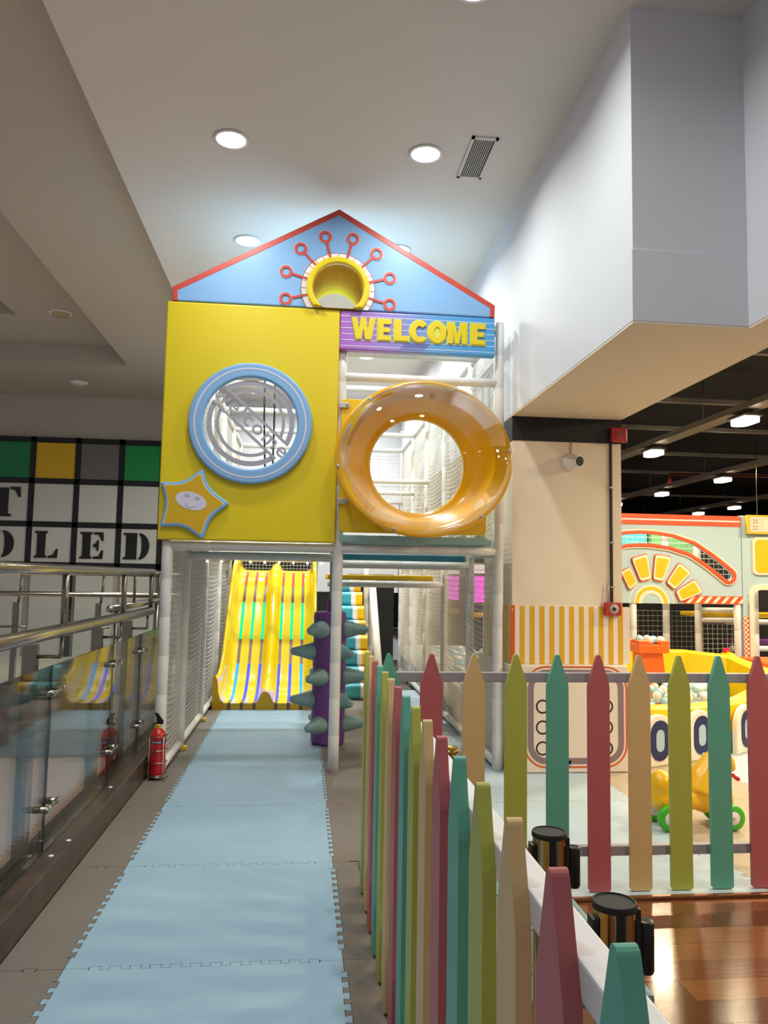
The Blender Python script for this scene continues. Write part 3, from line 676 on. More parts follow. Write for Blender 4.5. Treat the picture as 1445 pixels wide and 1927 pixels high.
# ================================================================== SPIKY COLUMN
spx,spy=.252,6.86
q=at(617,1405,Z=0); spx,spy=q.x,q.y+.14
sc_=thing('spiky_column','purple foam column studded with grey-teal cones','foam column',(spx,spy,0))
MB().lathe([(.0001,.0),(.13,.0),(.144,.015),(.147,.03),(.145,.6),(.143,1.10),(.136,1.125),(.12,1.135),(.0001,1.137)],28,(spx,spy,0.0)).build('body','purple',sc_)
MB().rbox(spx-.03,spx+.07,spy-.03,spy+.03,1.13,1.24,.01).build('top_block','purple',sc_)
MB().box(spx-.012,spx+.012,spy-.004,spy+.004,1.23,1.66).build('strap',mat('strap_grey','#9a968f',.6),sc_)
for r_,py in enumerate((1184,1226,1272,1316,1361)):
    z=at(617,py,Y=spy-.02).z
    for ad in ((0,120,240) if r_%2==0 else (180,300,60)):
        an=math.radians(ad+(3 if r_%2 else -4)); dv=V(math.cos(an),math.sin(an),0)
        MB().tube([V(spx,spy,z)+dv*s for s in (.12,.15,.2,.27,.325,.337)],[.08,.078,.064,.044,.03,.014],12).build('cone','cone',sc_)
# ================================================================== ROLLED STEPS
cs_=thing('climbing_steps','stack of padded steps banded teal white and yellow beside the slide','padded steps',(.5,9.25,0))
for i in range(8):
    y0=9.22+.17*i; z0=.005+.178*i
    def roll(x0,x1,m_,nm,par):
        pl=[]; 
        for cy,cz,a0 in ((y0+.05,z0+.05,PI),(y0+.3,z0+.02,1.5*PI),(y0+.3,z0+.165,0),(y0+.055,z0+.125,PI/2)):
            rr=.05 if cy<y0+.2 else .012; pl+=[(cy+rr*math.cos(a0+PI/2*k/4),cz+rr*math.sin(a0+PI/2*k/4)) for k in range(5)]
        return MB().prismx(pl,x0,x1).build(nm,m_,par)
    sx_=.87-.012*i
    s0=roll(.46,sx_-.15,'teal','step',cs_); roll(sx_-.15,sx_-.09,'white_v','step_band',s0); roll(sx_-.09,sx_,'plastic_y2','step_band',s0)
# padded side rail of the steps
MB().tube([(.95,9.2,.06),(.95,10.6,1.45)],.05,10).build('side_rail','pole',cs_)

# ================================================================== PICKET FENCES
CYC=['lime','beige','pink','teal']
def picket(w_,h,th,pt=.138,tip=.0105):
    """profile in (u,z), rounded tip, eased foot"""
    hw=w_/2; e=.008
    pts=[(-hw+e,0),(hw-e,0),(hw,e),(hw,h-pt-.02),(hw-.001,h-pt-.006),(hw-.004,h-pt+.008)]
    th_=math.atan2(pt-tip,-hw); a=PI-(th_-math.asin(tip/math.hypot(hw,pt-tip)))   # tangent from shoulder to rounded tip
    for k in range(7):
        q=a*(1-k/3) ; pts.append((tip*math.sin(q),h-tip+tip*math.cos(q)))
    pts+=[(-hw+.004,h-pt+.008),(-hw+.001,h-pt-.006),(-hw,h-pt-.02),(-hw,e)]
    return pts
HP=1.087; PROF=picket(.104,HP-.004,.022)
# far fence, parallel to the tower front
ff=thing('picket_fence','pastel picket fence running across behind the belt posts','fence',(1.4,3.6,0))
cols=['teal','pink','beige','lime','teal','pink','beige','lime','teal','pink','beige','lime']
for i,c in enumerate(cols):
    x=.408+.2003*i
    MB().prism([(x+u,.004+z) for u,z in PROF],3.577,3.599).build('picket','p_'+c,ff)
for z in (.955,.155):
    MB().rbox(.36,2.75,3.599,3.635,z,z+.045,.004).build('rail','rail',ff)
MB().rbox(.345,.385,3.60,3.64,0,1.0,.004).build('fence_post','rail',ff); MB().rbox(2.66,2.70,3.636,3.676,0,1.0,.004).build('fence_post','rail',ff)
# side fence along the walkway
sf=thing('picket_fence','pastel picket fence running along the mat walkway towards the camera','fence',(.33,2.2,0))
for i in range(16):
    y=3.672-.1955*i
    MB().prismx([(y+u,.004+z) for u,z in PROF],.304,.327).build('picket','p_'+CYC[i%4],sf)
for z in (.955,.155):
    MB().rbox(.327,.372,.60,3.576,z,z+.045,.004).build('rail',mat('white_rail','#e2dfe2',.45),sf)
MB().rbox(.335,.372,1.98,2.02,-.004,.955,.004).build('fence_post','rail',sf)
# pink ribbon
rb=mat('pink_ribbon','#e0356d',.5)
t=thing('ribbon','hot pink ribbon tied round the rail between two pickets','ribbon',(.33,1.48,1.0))
def ribbon(pts,wd,nm):
    m=MB(); vs=[]
    for p in pts: vs+=[Vector(p)-V(0,0,wd/2),Vector(p)+V(0,0,wd/2)]
    fs=[(2*i,2*i+1,2*i+3,2*i+2) for i in range(len(pts)-1)]; m.add(vs,fs); m.add([v+V(0.001,.001,0) for v in vs],[f[::-1] for f in fs]); m.build(nm,rb,t)
a=at(865,1598,Y=1.53);b=at(888,1602,Y=1.49); ribbon([a,(a+b)/2+V(0,0,.004),b],.007,'knot_tail')
c1_=at(889,1612,Y=1.5);d1=at(881,1640,Y=1.5);e1=at(884,1672,Y=1.5)
m=MB(); m.tube([b,c1_,d1,e1],[.002,.004,.009,.002],6); m.build('hanging_tail',rb,t)
a=at(929,1561,Y=1.42);b=at(940,1570,Y=1.42);c=at(950,1580,Y=1.42); MB().tube([a,b,c],[.002,.008,.003],6).build('knot',rb,t)

# ================================================================== BELT POSTS
def stanchion(x,y,h,lab,tube):
    t=thing('belt_post',lab,'barrier post',(x,y,-.004),'retractable belt posts')
    MB().lathe([(.0001,.0),(.105,.0),(.11,.006),(.105,.014),(.05,.024),(.034,.03)],28,(x,y,-.004)).build('base','blk_plastic',t)
    MB().lathe([(.0318,.02),(.0318,h-.008)],28,(x,y,-.004)).build('tube',tube,t)
    MB().lathe([(.0001,h-.001),(.029,h-.001),(.030,h+.001),(.033,h+.0005),(.034,h-.003),(.034,h-.009),(.0316,h-.010)],28,(x,y,-.004),smooth=False).build('cap','blk_rubber',t)
    hd=t
    MB().rbox(x+.022,x+.037,y-.014,y+.014,h-.13,h-.012,.003).build('belt_housing','blk_plastic',t)
    MB().lathe([(.0001,h-.030),(.007,h-.030),(.0115,h-.028),(.0128,h-.032),(.0128,h-.100),(.011,h-.104),(.0001,h-.104)],18,(x+.047,y-.004,-.004)).build('belt_reel','blk_plastic',t)
    MB().rbox(x-.039,x-.029,y-.013,y+.013,h-.085,h-.025,.003).build('receiver_clip','blk_plastic',t)
    MB().rbox(x-.010,x+.004,y-.0335,y-.028,h-.13,h-.010,.002).build('receiver_clip','blk_plastic',t)
    return t
stanchion(.491,1.506,.95,'black capped belt post with polished tube, farther of the front two','gunmetal')
stanchion(.487,1.18,.95,'black capped belt post with polished tube, nearest the camera','gunmetal')
# brass post half hidden further along the fence
q=at(842,1412,Z=.95)
t=thing('brass_post','short brass barrier post with ringed head, mostly hidden by pickets','barrier post',(q.x,q.y,-.004))
MB().lathe([(.0001,0),(.055,0),(.055,.012),(.03,.028)],24,(q.x,q.y,-.004)).build('base','brass',t)
MB().lathe([(.024,.02),(.024,.86),(.03,.865),(.03,.875),(.025,.88),(.025,.9),(.032,.905),(.032,.918),(.027,.925),(.027,.945),(.033,.95),(.031,.962),(.024,.955),(.02,.93)],24,(q.x,q.y,-.004)).build('tube','brass',t)
# perforated plastic step
t=thing('plastic_step','grey-teal perforated plastic step stool behind the belt posts','step stool',(.735,2.32,-.004))
tm=mat('stool_plastic','#6f9091',.5)
MB().rbox(.56,.91,1.95,2.70,.37,.40,.01).build('top',tm,t)
for a in (.57,.875):
    for b in (1.96,2.665): MB().rbox(a,a+.025,b,b+.025,-.004,.38,.004).build('leg',tm,t)
hm=MB()
for i in range(8):
    for j in range(17):
        x=.585+i*.04+(.02 if j%2 else 0); y=1.985+j*.042
        if x<.895: hm.lathe([(.0001,.4008),(.006,.4008)],8,(x,y,0))
hm=hm.build('perforations','blk_rubber',t); hm['kind']='stuff'

# ================================================================== GLASS RAILING
XG=-1.155
gr=thing('glass_railing','steel and glass railing on the brown kerb along the walkway','railing',(XG,3,.15))
for a,b in ((1.55,2.66),(2.69,3.79),(3.815,4.945),(4.985,5.80),(5.84,7.2)):
    MB().rbox(XG-.006,XG+.006,a,b,.155,1.0,.002).build('glass_pane','glass',gr)
    MB().box(XG-.0065,XG+.0065,b,b+.006,.155,1.0).build('pane_edge',mat('pane_edge','#0d1512',.3),gr)
for y in (2.62,3.75,4.92,5.74):
    MB().rbox(XG-.115,XG-.05,y-.02,y+.02,.15,1.10,.003).build('post','steel_d',gr)
    MB().tube([(XG-.05,y,1.045),(XG+.052,y,1.045),(XG+.055,y,1.05),(XG+.055,y,1.14)],.009,8).build('rail_bracket','steel_d',gr)
    for z in (.88,.36):
        c=MB().tube([(XG+.028,y-.03,z-.005),(XG+.028,y+.15,z+.005)],.011,8).build('clamp','steel',gr)
        for yy in (y-.015,y+.135): MB().tube([(XG-.05,yy,z),(XG+.04,yy,z)],.015,8).build('clamp_bolt','steel',c)
MB().tube([(-1.10,.5,1.168),(-1.10,5.86,1.168)],.031,16).sphere((-1.10,5.86,1.168),.031,12,8).build('hand_rail','steel',gr)
MB().tube([(-1.10,.5,1.442),(-1.10,5.86,1.45)],.024,16).sphere((-1.10,5.86,1.45),.024,12,8).build('top_rail','steel',gr)
for y in (2.55,3.76,4.96,5.83): MB().tube([(-1.10,y,1.19),(-1.10,y,1.43)],.016,10).build('rail_stem','steel_d',gr)
# return railing beyond the corner
g2=thing('return_railing','short steel hand rail beyond the glass railing end','railing',(-1.45,6.5,0))
MB().tube([(-1.44,6.05,1.165),(-1.45,7.2,1.17),(-1.5,9.0,1.17)],.03,12).sphere((-1.44,6.05,1.165),.03).build('hand_rail','steel',g2)
MB().tube([(-1.42,6.7,1.445),(-1.5,9.0,1.45)],.02,10).build('top_rail','steel',g2)
for y in (6.84,8.2): MB().tube([(-1.43-.03*(y-6.84),y,1.18),(-1.43-.03*(y-6.84),y,1.44)],.012,8).build('rail_stem','steel_d',g2)
for y in (6.3,8.2): MB().tube([(-1.445-.02*(y-6.3),y,-.3),(-1.445-.02*(y-6.3),y,1.15)],.02,8).build('post','steel_d',g2)
# white dots stuck on the kerb
for i,(px,py) in enumerate(((96,1610),(208,1481),(129,1581))):
    q=at(px,py,Z=.151); tag(MB().lathe([(.0001,.004),(.009,.003),(.012,0)],12,(q.x,q.y,.15)).build('kerb_stud','white_v'),'small white dot on the marble kerb top, %s'%('nearest the camera','farthest away','tiny middle one')[i],'stud','white dots on the kerb')
# ================================================================== FIRE EXTINGUISHER
q=at(297,1462,Z=0); ex,ey=-.985,5.70
t=thing('fire_extinguisher','red fire extinguisher with black handle beside the white post','fire extinguisher',(ex,ey,.025))
MB().lathe([(.0001,.025),(.05,.025),(.056,.032),(.057,.05),(.057,.30),(.05,.325),(.032,.345),(.02,.352),(.0001,.353)],24,(ex,ey,0)).build('cylinder','ext_red',t)
MB().lathe([(.0573,.25),(.0573,.272)],24,(ex,ey,0)).build('label_band','navy',t)
pm=text('POWDER',.017,0,.001,0,0,.0006)
pm.xf(lambda v:V(ex+.0583*math.sin(v.x/.058),ey-.0583*math.cos(v.x/.058),.261+v.z)).build('label_text','white_v',t)
MB().lathe([(.0001,0),(.012,0)],14,(0,0,0)).xf(lambda v:V(ex-.01+v.x,ey-.0572,.19+v.y)).build('seal_sticker','brass',t)
MB().lathe([(.018,.35),(.018,.368),(.022,.37),(.022,.38),(.0001,.38)],12,(ex,ey,0)).build('neck','plastic_y2',t)
MB().prism([(ex-.012,.378),(ex+.03,.378),(ex+.034,.40),(ex-.005,.455),(ex-.028,.458),(ex-.012,.42)],ey-.012,ey+.012).build('handle','blk_plastic',t)
MB().prism([(ex-.03,.372),(ex+.012,.372),(ex+.012,.388),(ex-.03,.384)],ey-.011,ey+.011).build('lever','blk_plastic',t)
MB().tube([(ex-.03+.018*math.cos(a_*PI/6),ey-.015,.405+.018*math.sin(a_*PI/6)) for a_ in range(12)],.0018,5,closed=True).build('pin_ring','steel',t)
t=thing('extinguisher_stand','chrome wire stand holding the red fire extinguisher','stand',(ex,ey,0))
for z in (.035,.12,.205,.30): MB().tube([(ex+.068*math.cos(a_*PI/12),ey+.068*math.sin(a_*PI/12),z) for a_ in range(24)],.0032,6,closed=True).build('hoop','steel',t)
for a_ in (45,135,225,315):
    c_,s_=math.cos(math.radians(a_)),math.sin(math.radians(a_)); MB().tube([(ex+.068*c_,ey+.068*s_,.30),(ex+.068*c_,ey+.068*s_,.02),(ex+.075*c_,ey+.075*s_,.004),(ex+.10*c_,ey+.10*s_,.004)],.0035,6).build('leg','steel',t)
MB().lathe([(.0001,.02),(.066,.02),(.068,.024),(.0001,.024)],20,(ex,ey,0)).build('tray','steel',t)

# ================================================================== LETTERED SHOPFRONT ACROSS THE ATRIUM
YL=YW_-.06
sw=thing('lettered_wall','black framed shopfront grid of coloured and white squares with stencil letters','shopfront',(-4,YL,0))
def lx(px,py=950): return at(px,py,Y=YL).x
def lz(py,px=150): return at(px,py,Y=YL).z
xe=[lx(-27),lx(58),lx(143),lx(226),lx(303.5)]; ze=[lz(830),lz(907),lz(988),lz(1064)]
blk=mat('frame_black','#0c0c0d',.4)
for x in xe: MB().box(x-.045,x+.045,YL-.03,YL+.05,ze[3]-.06,ze[0]+.05).build('frame_bar',blk,sw)
for z in ze: MB().box(xe[0],xe[-1]+.2,YL-.03,YL+.05,z-.045,z+.045).build('frame_bar',blk,sw)
MB().box(xe[-1],xe[-1]+.35,YL-.02,YL+.05,0,ze[0]+.05).build('frame_bar',blk,sw)
tcol=['#0d7a45','#d9ab10','#6d6a67','#0d8a45']
wp=mat('sign_white','#c9c4bd',.45)
for r in range(3):
    for c in range(4):
        m_=mat('sq_'+tcol[c][1:],tcol[c],.4) if r==0 else wp
        MB().box(xe[c]+.05,xe[c+1]-.05,YL-.015,YL+.03,ze[r+1]+.05,ze[r]-.05).build('square',m_,sw)
LT={'L':[[(0,0),(.47,0),(.47,.07),(.40,.1),(.40,.9),(.47,.93),(.47,1),(0,1),(0,.93),(.09,.9),(.09,.1),(0,.07)],[(.52,0),(.86,0),(.88,.34),(.81,.34),(.7,.12),(.52,.08)]],
'E':[[(0,0),(.45,0),(.45,.07),(.39,.1),(.39,.9),(.45,.93),(.45,1),(0,1),(0,.93),(.09,.9),(.09,.1),(0,.07)],[(.5,0),(.86,0),(.88,.32),(.81,.32),(.7,.1),(.5,.08)],[(.5,1),(.86,1),(.88,.68),(.81,.68),(.7,.9),(.5,.92)],[(.5,.45),(.5,.55),(.6,.58),(.64,.7),(.70,.7),(.70,.3),(.64,.3),(.6,.42)]],
'D':[[(0,0),(.47,0),(.47,1),(0,1),(0,.93),(.09,.9),(.09,.1),(0,.07)],[(.54,1)]+[(.54+.36*math.sin(a*PI/16),.5+.5*math.cos(a*PI/16)) for a in range(1,16)]+[(.54,0),(.54,.07)]+[(.54+.10*math.sin(a*PI/16),.5-.43*math.cos(a*PI/16)) for a in range(1,16)]+[(.54,.93)]],
'O':[[(.52,1)]+[(.52+.38*math.sin(a*PI/16),.5+.5*math.cos(a*PI/16)) for a in range(1,16)]+[(.52,0),(.52,.07)]+[(.52+.08*math.sin(a*PI/16),.5-.43*math.cos(a*PI/16)) for a in range(1,16)]+[(.52,.93)],[(.44,1)]+[(.44-.38*math.sin(a*PI/16),.5+.5*math.cos(a*PI/16)) for a in range(1,16)]+[(.44,0),(.44,.07)]+[(.44-.08*math.sin(a*PI/16),.5-.43*math.cos(a*PI/16)) for a in range(1,16)]+[(.44,.93)]],
'T':[[(.2,0),(.7,0),(.7,.07),(.6,.1),(.6,.97),(.31,.97),(.31,.1),(.2,.07)],[(.65,1),(.95,1),(.97,.66),(.9,.66),(.8,.88),(.65,.92)],[(.26,1),(-.05,1),(-.07,.66),(0,.66),(.1,.88),(.26,.92)]]}
for ch,pc,pw_,r in (('T',10,62,1),('O',8,58,2),('L',95,50,2),('E',180,50,2),('D',263,54,2)):
    x0=lx(pc-pw_/2); wd=lx(pc+pw_/2)-x0; zb_=ze[r+1]+.12; hh=ze[r]-ze[r+1]-.24
    mb=MB()
    for lp in LT[ch]: 
        q=flat([[(x0+u*wd,zb_+v_*hh) for u,v_ in lp]],YL-.03,.02); mb.add(q.v,q.f)
    mb.build('letter',blk,sw)
for a_,b_ in zip(xe[:-1],xe[1:]): MB().box(a_+.06,b_-.06,YL,YL+.04,.0,ze[3]-.1).build('lower_panel',mat('lower_panel','#c3beb6',.4),sw)
for px in (135,): MB().box(lx(px)-.07,lx(px)+.07,YL-.02,YL+.05,0,ze[3]).build('mullion',blk,sw)
# gallery railing opposite
gg=thing('gallery_railing','steel and glass railing on the far side of the atrium','railing',(-4,10.4,0))
YG=10.4
for i in range(8):
    x=at(26+156*i-156,1180,Y=YG).x
    if x>-1.5: continue
    MB().box(x-.03,x+.03,YG,YG+.06,0,1.05).build('post','steel_d',gg); MB().tube([(x+.03,YG+.03,1.05),(x+.06,YG+.03,1.42)],.018,8).build('rail_stem','steel_d',gg)
    MB().box(x+.04,min(x+1.06,-1.45),YG-.01,YG+.002,.06,.97).build('glass_pane','glass',gg)
    MB().tube([(x-.16,YG-.02,.74),(x+.16,YG-.02,.74)],.014,6).build('clamp','steel_d',gg)
MB().tube([(-8,YG+.03,1.16),(-1.4,YG+.03,1.16)],.035,10).build('hand_rail','steel',gg); MB().tube([(-8,YG+.03,1.43),(-1.4,YG+.03,1.43)],.028,10).build('top_rail','steel',gg)
# ceiling discs in the atrium
for i,(px,py,z) in enumerate(((114,590,ZA+.29),(149,720,ZA))):
    q=at(px,py,Z=z); t=thing('ceiling_disc',('unlit round fitting in the atrium ceiling tray','small round fitting on the atrium ceiling below the tray')[i],'ceiling fitting',(q.x,q.y,z),'round atrium ceiling fittings')
    MB().lathe([(.0001,-.03),(.10,-.03),(.115,0)],20,(q.x,q.y,z)).build('cover',mat('disc_tan','#b59f80',.5) if i==0 else 'white_v',t); MB().lathe([(.115,-.004),(.14,-.006),(.145,0)],20,(q.x,q.y,z)).build('rim','white_v',t)

# ================================================================== COLUMN FITTINGS
YC0=5.83
def cf(px,py,y=YC0): return at(px,py,Y=y)
# cctv
q=cf(1082,868,YC0-.06)
t=thing('security_camera','white turret security camera with black lens on the column','camera',(q.x,YC0,q.z))
MB().lathe([(.064,0),(.068,-.015),(.06,-.05),(.03,-.055),(.0001,-.055)],24,(q.x-.015,YC0,q.z),'y').build('mount','white_v',t)
dv=Vector((.35,-.9,-.1)).normalized(); c0=Vector((q.x,YC0-.055,q.z))
MB().sphere(c0,.055,18,12).build('ball','white_v',t); MB().tube([c0+dv*.03,c0+dv*.058],[.038,.038],20).build('lens','blk_plastic',t); MB().tube([c0+dv*.03,c0+dv*.055],[.046,.044],20).build('lens_ring','white_v',t)
MB().tube([(q.x-.015,YC0-.006,q.z+.05),(q.x-.012,YC0-.006,2.53)],.003,6).build('cable','steel_d',t)
# conduit
q0=cf(1148,832);q1=cf(1146,1135)
t=thing('conduit','thin black cable conduit running down the cream column','conduit',(q0.x,YC0,q1.z))
MB().box(q0.x-.009,q0.x+.009,YC0-.014,YC0,q1.z,2.53).build('channel','black',t)
for py in (918,1021,1105): z=cf(1148,py).z; MB().box(q0.x-.012,q0.x+.022,YC0-.017,YC0,z-.005,z+.005).build('clip','bolt',t)
# alarm sounder
q=cf(1166,818,YC0-.05)
t=thing('alarm_sounder','red fire alarm sounder box at the head of the column','alarm',(q.x,YC0,q.z))
MB().rbox(q.x-.064,q.x+.064,YC0-.055,YC0-.004,q.z-.058,q.z+.058,.012).build('body',mat('alarm_red','#b0282a',.4),t); MB().rbox(q.x-.035,q.x+.05,YC0-.064,YC0-.05,q.z-.04,q.z+.045,.006).build('grille_frame','alarm_red' if 'alarm_red' in M else MATS['alarm_red'],t)
for i in range(4): MB().box(q.x-.022,q.x+.04,YC0-.066,YC0-.06,q.z-.022+i*.015,q.z-.015+i*.015).build('grille_bar',mat('alarm_dark','#6d1416',.5),t)
# striped banner with orange edge
b0=cf(966,1140);b1=cf(1191,1250,YC0-.01)
t=thing('striped_banner','white banner with yellow stripes and orange corner strip around the column','banner',((b0.x+b1.x)/2,YC0,b1.z))
zb0,zb1=.802,1.243
MB().box(1.598,2.545,YC0-.012,YC0,zb0,zb1).box(1.598,1.61,YC0-.012,6.75,zb0,zb1).build('cloth',mat('banner_cloth','#e9dccd',.6),t)
pp=.0783
for i in range(11):
    x=1.668+i*pp; MB().box(x,x+.037,YC0-.0145,YC0-.012,zb0,zb1).build('stripe',mat('stripe_yellow','#d9a414',.55),t)
for i in range(11): y=YC0+.03+i*pp; MB().box(1.5955,1.598,y,y+.037,zb0,zb1).build('stripe',MATS['stripe_yellow'],t)
MB().rbox(1.592,1.628,YC0-.02,YC0-.008,zb0,zb1+.004,.004).build('corner_strip','orange_d',t); MB().sphere((1.606,YC0-.02,zb1-.03),.006,8,6).build('stud','white_v',t)
# call point
q=cf(1153,1146,YC0-.04)
t=thing('call_point','red fire call point box on the striped banner','alarm',(q.x,YC0,q.z))
MB().rbox(q.x-.066,q.x+.066,YC0-.055,YC0-.014,q.z-.05,q.z+.05,.006).build('body',MATS['alarm_red'],t)
MB().lathe([(.0001,-.004),(.034,-.004),(.038,0)],20,(q.x+.005,YC0-.055,q.z),'y').build('dial',mat('dial_grey','#a8a29b',.4),t); MB().lathe([(.0001,-.006),(.014,-.006),(.016,-.003)],14,(q.x+.005,YC0-.055,q.z),'y').build('knob','blk_plastic',t)
MB().tube([(q.x-.03,YC0-.02,q.z+.05),(q.x-.022,YC0-.016,q1.z+.16)],.004,6).build('cable','bolt',t)
# machine-print pad around the column foot
t=thing('column_pad','white padded box with orange and mauve loop print around the column foot','padding',(2.03,5.76,0))
PY=5.752
MB().rbox(1.568,2.50,PY,5.828,.003,.80,.012).rbox(1.568,1.606,5.828,6.80,.003,.80,.012).build('pad',mat('pad_white','#e4d6c8',.5),t)
def pf(px,py): 
    p=at(px,py,Y=PY); return p.x,p.z
A=pf(986,1446);B=pf(1179.5,1254)
def loop2(x0,x1,z0,z1,r,wd): return [rrect(x0,x1,z0,z1,r,8),rrect(x0+wd,x1-wd,z0+wd,z1-wd,r-wd,8)]
flat(loop2(A[0],B[0],A[1],B[1],.17,.013),PY-.0015,.002).build('orange_loop','orange_d',t)
flat(loop2(A[0]+.028,B[0]-.028,A[1]+.028,B[1]-.028,.145,.046),PY-.0015,.002).build('mauve_loop','mauve',t)
for px in (1021,1141):
    for py in (1329.7,1369,1408.4):
        c_=pf(px,py); flat([circ(c_[0],c_[1],.0525,32),circ(c_[0],c_[1],.0405,32)],PY-.0015,.002).build('circle_print','blk_plastic',t)
c_=pf(1071,1437); flat([[(c_[0]-.03,c_[1]-.022),(c_[0]+.018,c_[1]-.022),(c_[0]+.01,c_[1]),(c_[0]+.018,c_[1]+.022),(c_[0]-.03,c_[1]+.022)]],PY-.0015,.002).build('flag_print',mat('flag_blue','#8aa5d2',.5),t)

# ================================================================== BALL PEN BESIDE THE TOWER
bmesh_b=MB().sphere((0,0,0),.04,10,7); _b=bmesh_b.build('ball','ball_w'); BW=_b.data; bpy.data.objects.remove(_b)
_b=MB().sphere((0,0,0),.04,10,7).build('ball','ball_b'); BB=_b.data; bpy.data.objects.remove(_b)
def ball(x,y,z,white,label,group):
    o=bpy.data.objects.new('ball',BW if white else BB); COL.objects.link(o); o.location=(x,y,z); return tag(o,label,'ball',group)
bed=tag(MB().prismx([(7.0,.0),(11.9,.0),(11.9,.42),(9.2,.40),(7.6,.30),(7.0,.02)],1.62,2.5).build('foam_bed','mat_pale'),'sloping pale foam bed under the balls behind the tower net','foam bed')
for i in range(13):
    for j in range(9):
        y=7.3+i*.27+random.uniform(-.05,.05); x=1.66+j*.09+random.uniform(-.02,.02)
        zb_=.02+.28*min(1,(y-7)/.6)+.10*max(0,min(1,(y-7.6)/1.6))
        wv=random.random()<.5
        ball(x,y,zb_+.04+(.06 if (i+j)%3==0 else 0),wv,('white' if wv else 'pale blue')+' plastic ball heaped behind the net beside the tower','balls behind the tower net, '+('white' if wv else 'blue'))
# ================================================================== BALL PIT BEHIND THE FENCE
bp=thing('ball_pit','yellow padded ball pit with navy arched windows behind the far fence','ball pit',(3.5,7.0,0))
ctr=[(2.62,5.93),(2.82,5.985),(3.26,6.185),(3.86,6.485),(4.32,6.80),(4.58,7.2),(4.5,7.7),(4.1,8.02),(3.5,8.1),(2.9,7.95),(2.6,7.4)]
hts=[.45,.45,.42,.42,.50,.62,.70,.73,.73,.72,.70]
cen=Vector((3.55,7.05))
def wallseg(k0,k1,zlo,zhi,nm,m_,th=.16,off=0):
    vs=[];
    for k in range(k0,k1+1):
        p=Vector(ctr[k]); a_=Vector(ctr[max(0,k-1)]);b_=Vector(ctr[min(len(ctr)-1,k+1)]); t_=(b_-a_).normalized(); nn=Vector((-t_.y,t_.x))
        if nn.dot(cen-p)<0: nn=-nn
        q=p+nn*th; p2=p-nn*off; zh=hts[k] if zhi is None else zhi
        vs+=[(p2.x,p2.y,zlo),(p2.x,p2.y,zh-.02),(p2.x+nn.x*.02,p2.y+nn.y*.02,zh),(q.x-nn.x*.02,q.y-nn.y*.02,zh),(q.x,q.y,zh-.02),(q.x,q.y,zlo)]
    n_=k1-k0+1; fs=[]
    for i in range(n_-1):
        for k in range(5): fs.append((i*6+k,i*6+k+1,(i+1)*6+k+1,(i+1)*6+k))
    fs+=[tuple(range(6))[::-1],tuple((n_-1)*6+k for k in range(6))]
    mb=MB().add(vs,fs); return mb.build(nm,m_,bp)
py_=mat('pit_yellow','#f0cb12',.35)
for k in range(10): wallseg(k,k+1,.0,None,'wall_pad',py_)
for k in range(4): wallseg(k,k+1,.0,.20,'lower_band',mat('band_blue','#a9c3d0',.45),.03,.006)
for (px,py,k) in ((1232,1440,1),(1312,1428,2),(1392,1413,3)):
    base=at(px,py,Z=0); a_=Vector(ctr[k]);b_=Vector(ctr[k+1]); t_=(b_-a_).normalized(); nn=Vector((-t_.y,t_.x)); nn=nn if nn.dot(cen-a_)<0 else -nn
    s_=(Vector((base.x,base.y))-a_).dot(t_); o_=a_+t_*s_
    def arch(w_,h_,z0,r,th,nm,m_,offs,hole=None):
        lp=[[(-w_,z0),(w_,z0)]+[(w_*math.cos(q*PI/14),h_-w_+w_*math.sin(q*PI/14)) for q in range(15)]]
        if hole: lp.append([(hole[0]*math.cos(q*PI/12),(hole[2]-hole[0] if q<=12 else hole[1]+hole[0])+hole[0]*math.sin(q*PI/12)) for q in range(24)])
        mb=flat(lp,0,th,r); return mb.xf(lambda v:Vector((o_.x+t_.x*v.x+nn.x*(offs-v.y),o_.y+t_.y*v.x+nn.y*(offs-v.y),v.z))).build(nm,m_,bp)
    arch(.175,.40,0,.012,.05,'arch_pad',mat('arch_cream','#efe3cf',.45),.055)
    mb=flat([rrect(-.105,.105,.045,.355,.10,8),rrect(-.048,.048,.115,.285,.045,8)],0,.006)
    mb.xf(lambda v:Vector((o_.x+t_.x*v.x+nn.x*(.062-v.y),o_.y+t_.y*v.x+nn.y*(.062-v.y),v.z))).build('arch_ring','navy',bp)
    mb=flat([rrect(-.048,.048,.115,.285,.045,8)],0,.004)
    mb.xf(lambda v:Vector((o_.x+t_.x*v.x+nn.x*(.0605-v.y),o_.y+t_.y*v.x+nn.y*(.0605-v.y),v.z))).build('arch_pane','band_blue' if 'band_blue' in M else MATS['band_blue'],bp)
MB().prismz([(2.75,6.2),(3.3,6.4),(3.9,6.75),(4.3,7.2),(4.2,7.6),(3.5,7.8),(2.9,7.7)],0,.30).build('pit_bed','mat_pale',bp)
for i in range(15):
    for j in range(13):
        x=2.86+i*.076+random.uniform(-.02,.02); y=6.45+.35*(x-2.86)+j*.085+random.uniform(-.02,.02)
        wv=random.random()<.55
        if y<7.65: ball(x,y,.335+(.07 if (i*3+j)%2 else 0)+.09*max(0,math.sin((x-2.86)*2.6)),wv,('white' if wv else 'pale blue')+' plastic ball lying in the yellow ball pit','balls in the yellow pit, '+('white' if wv else 'blue'))
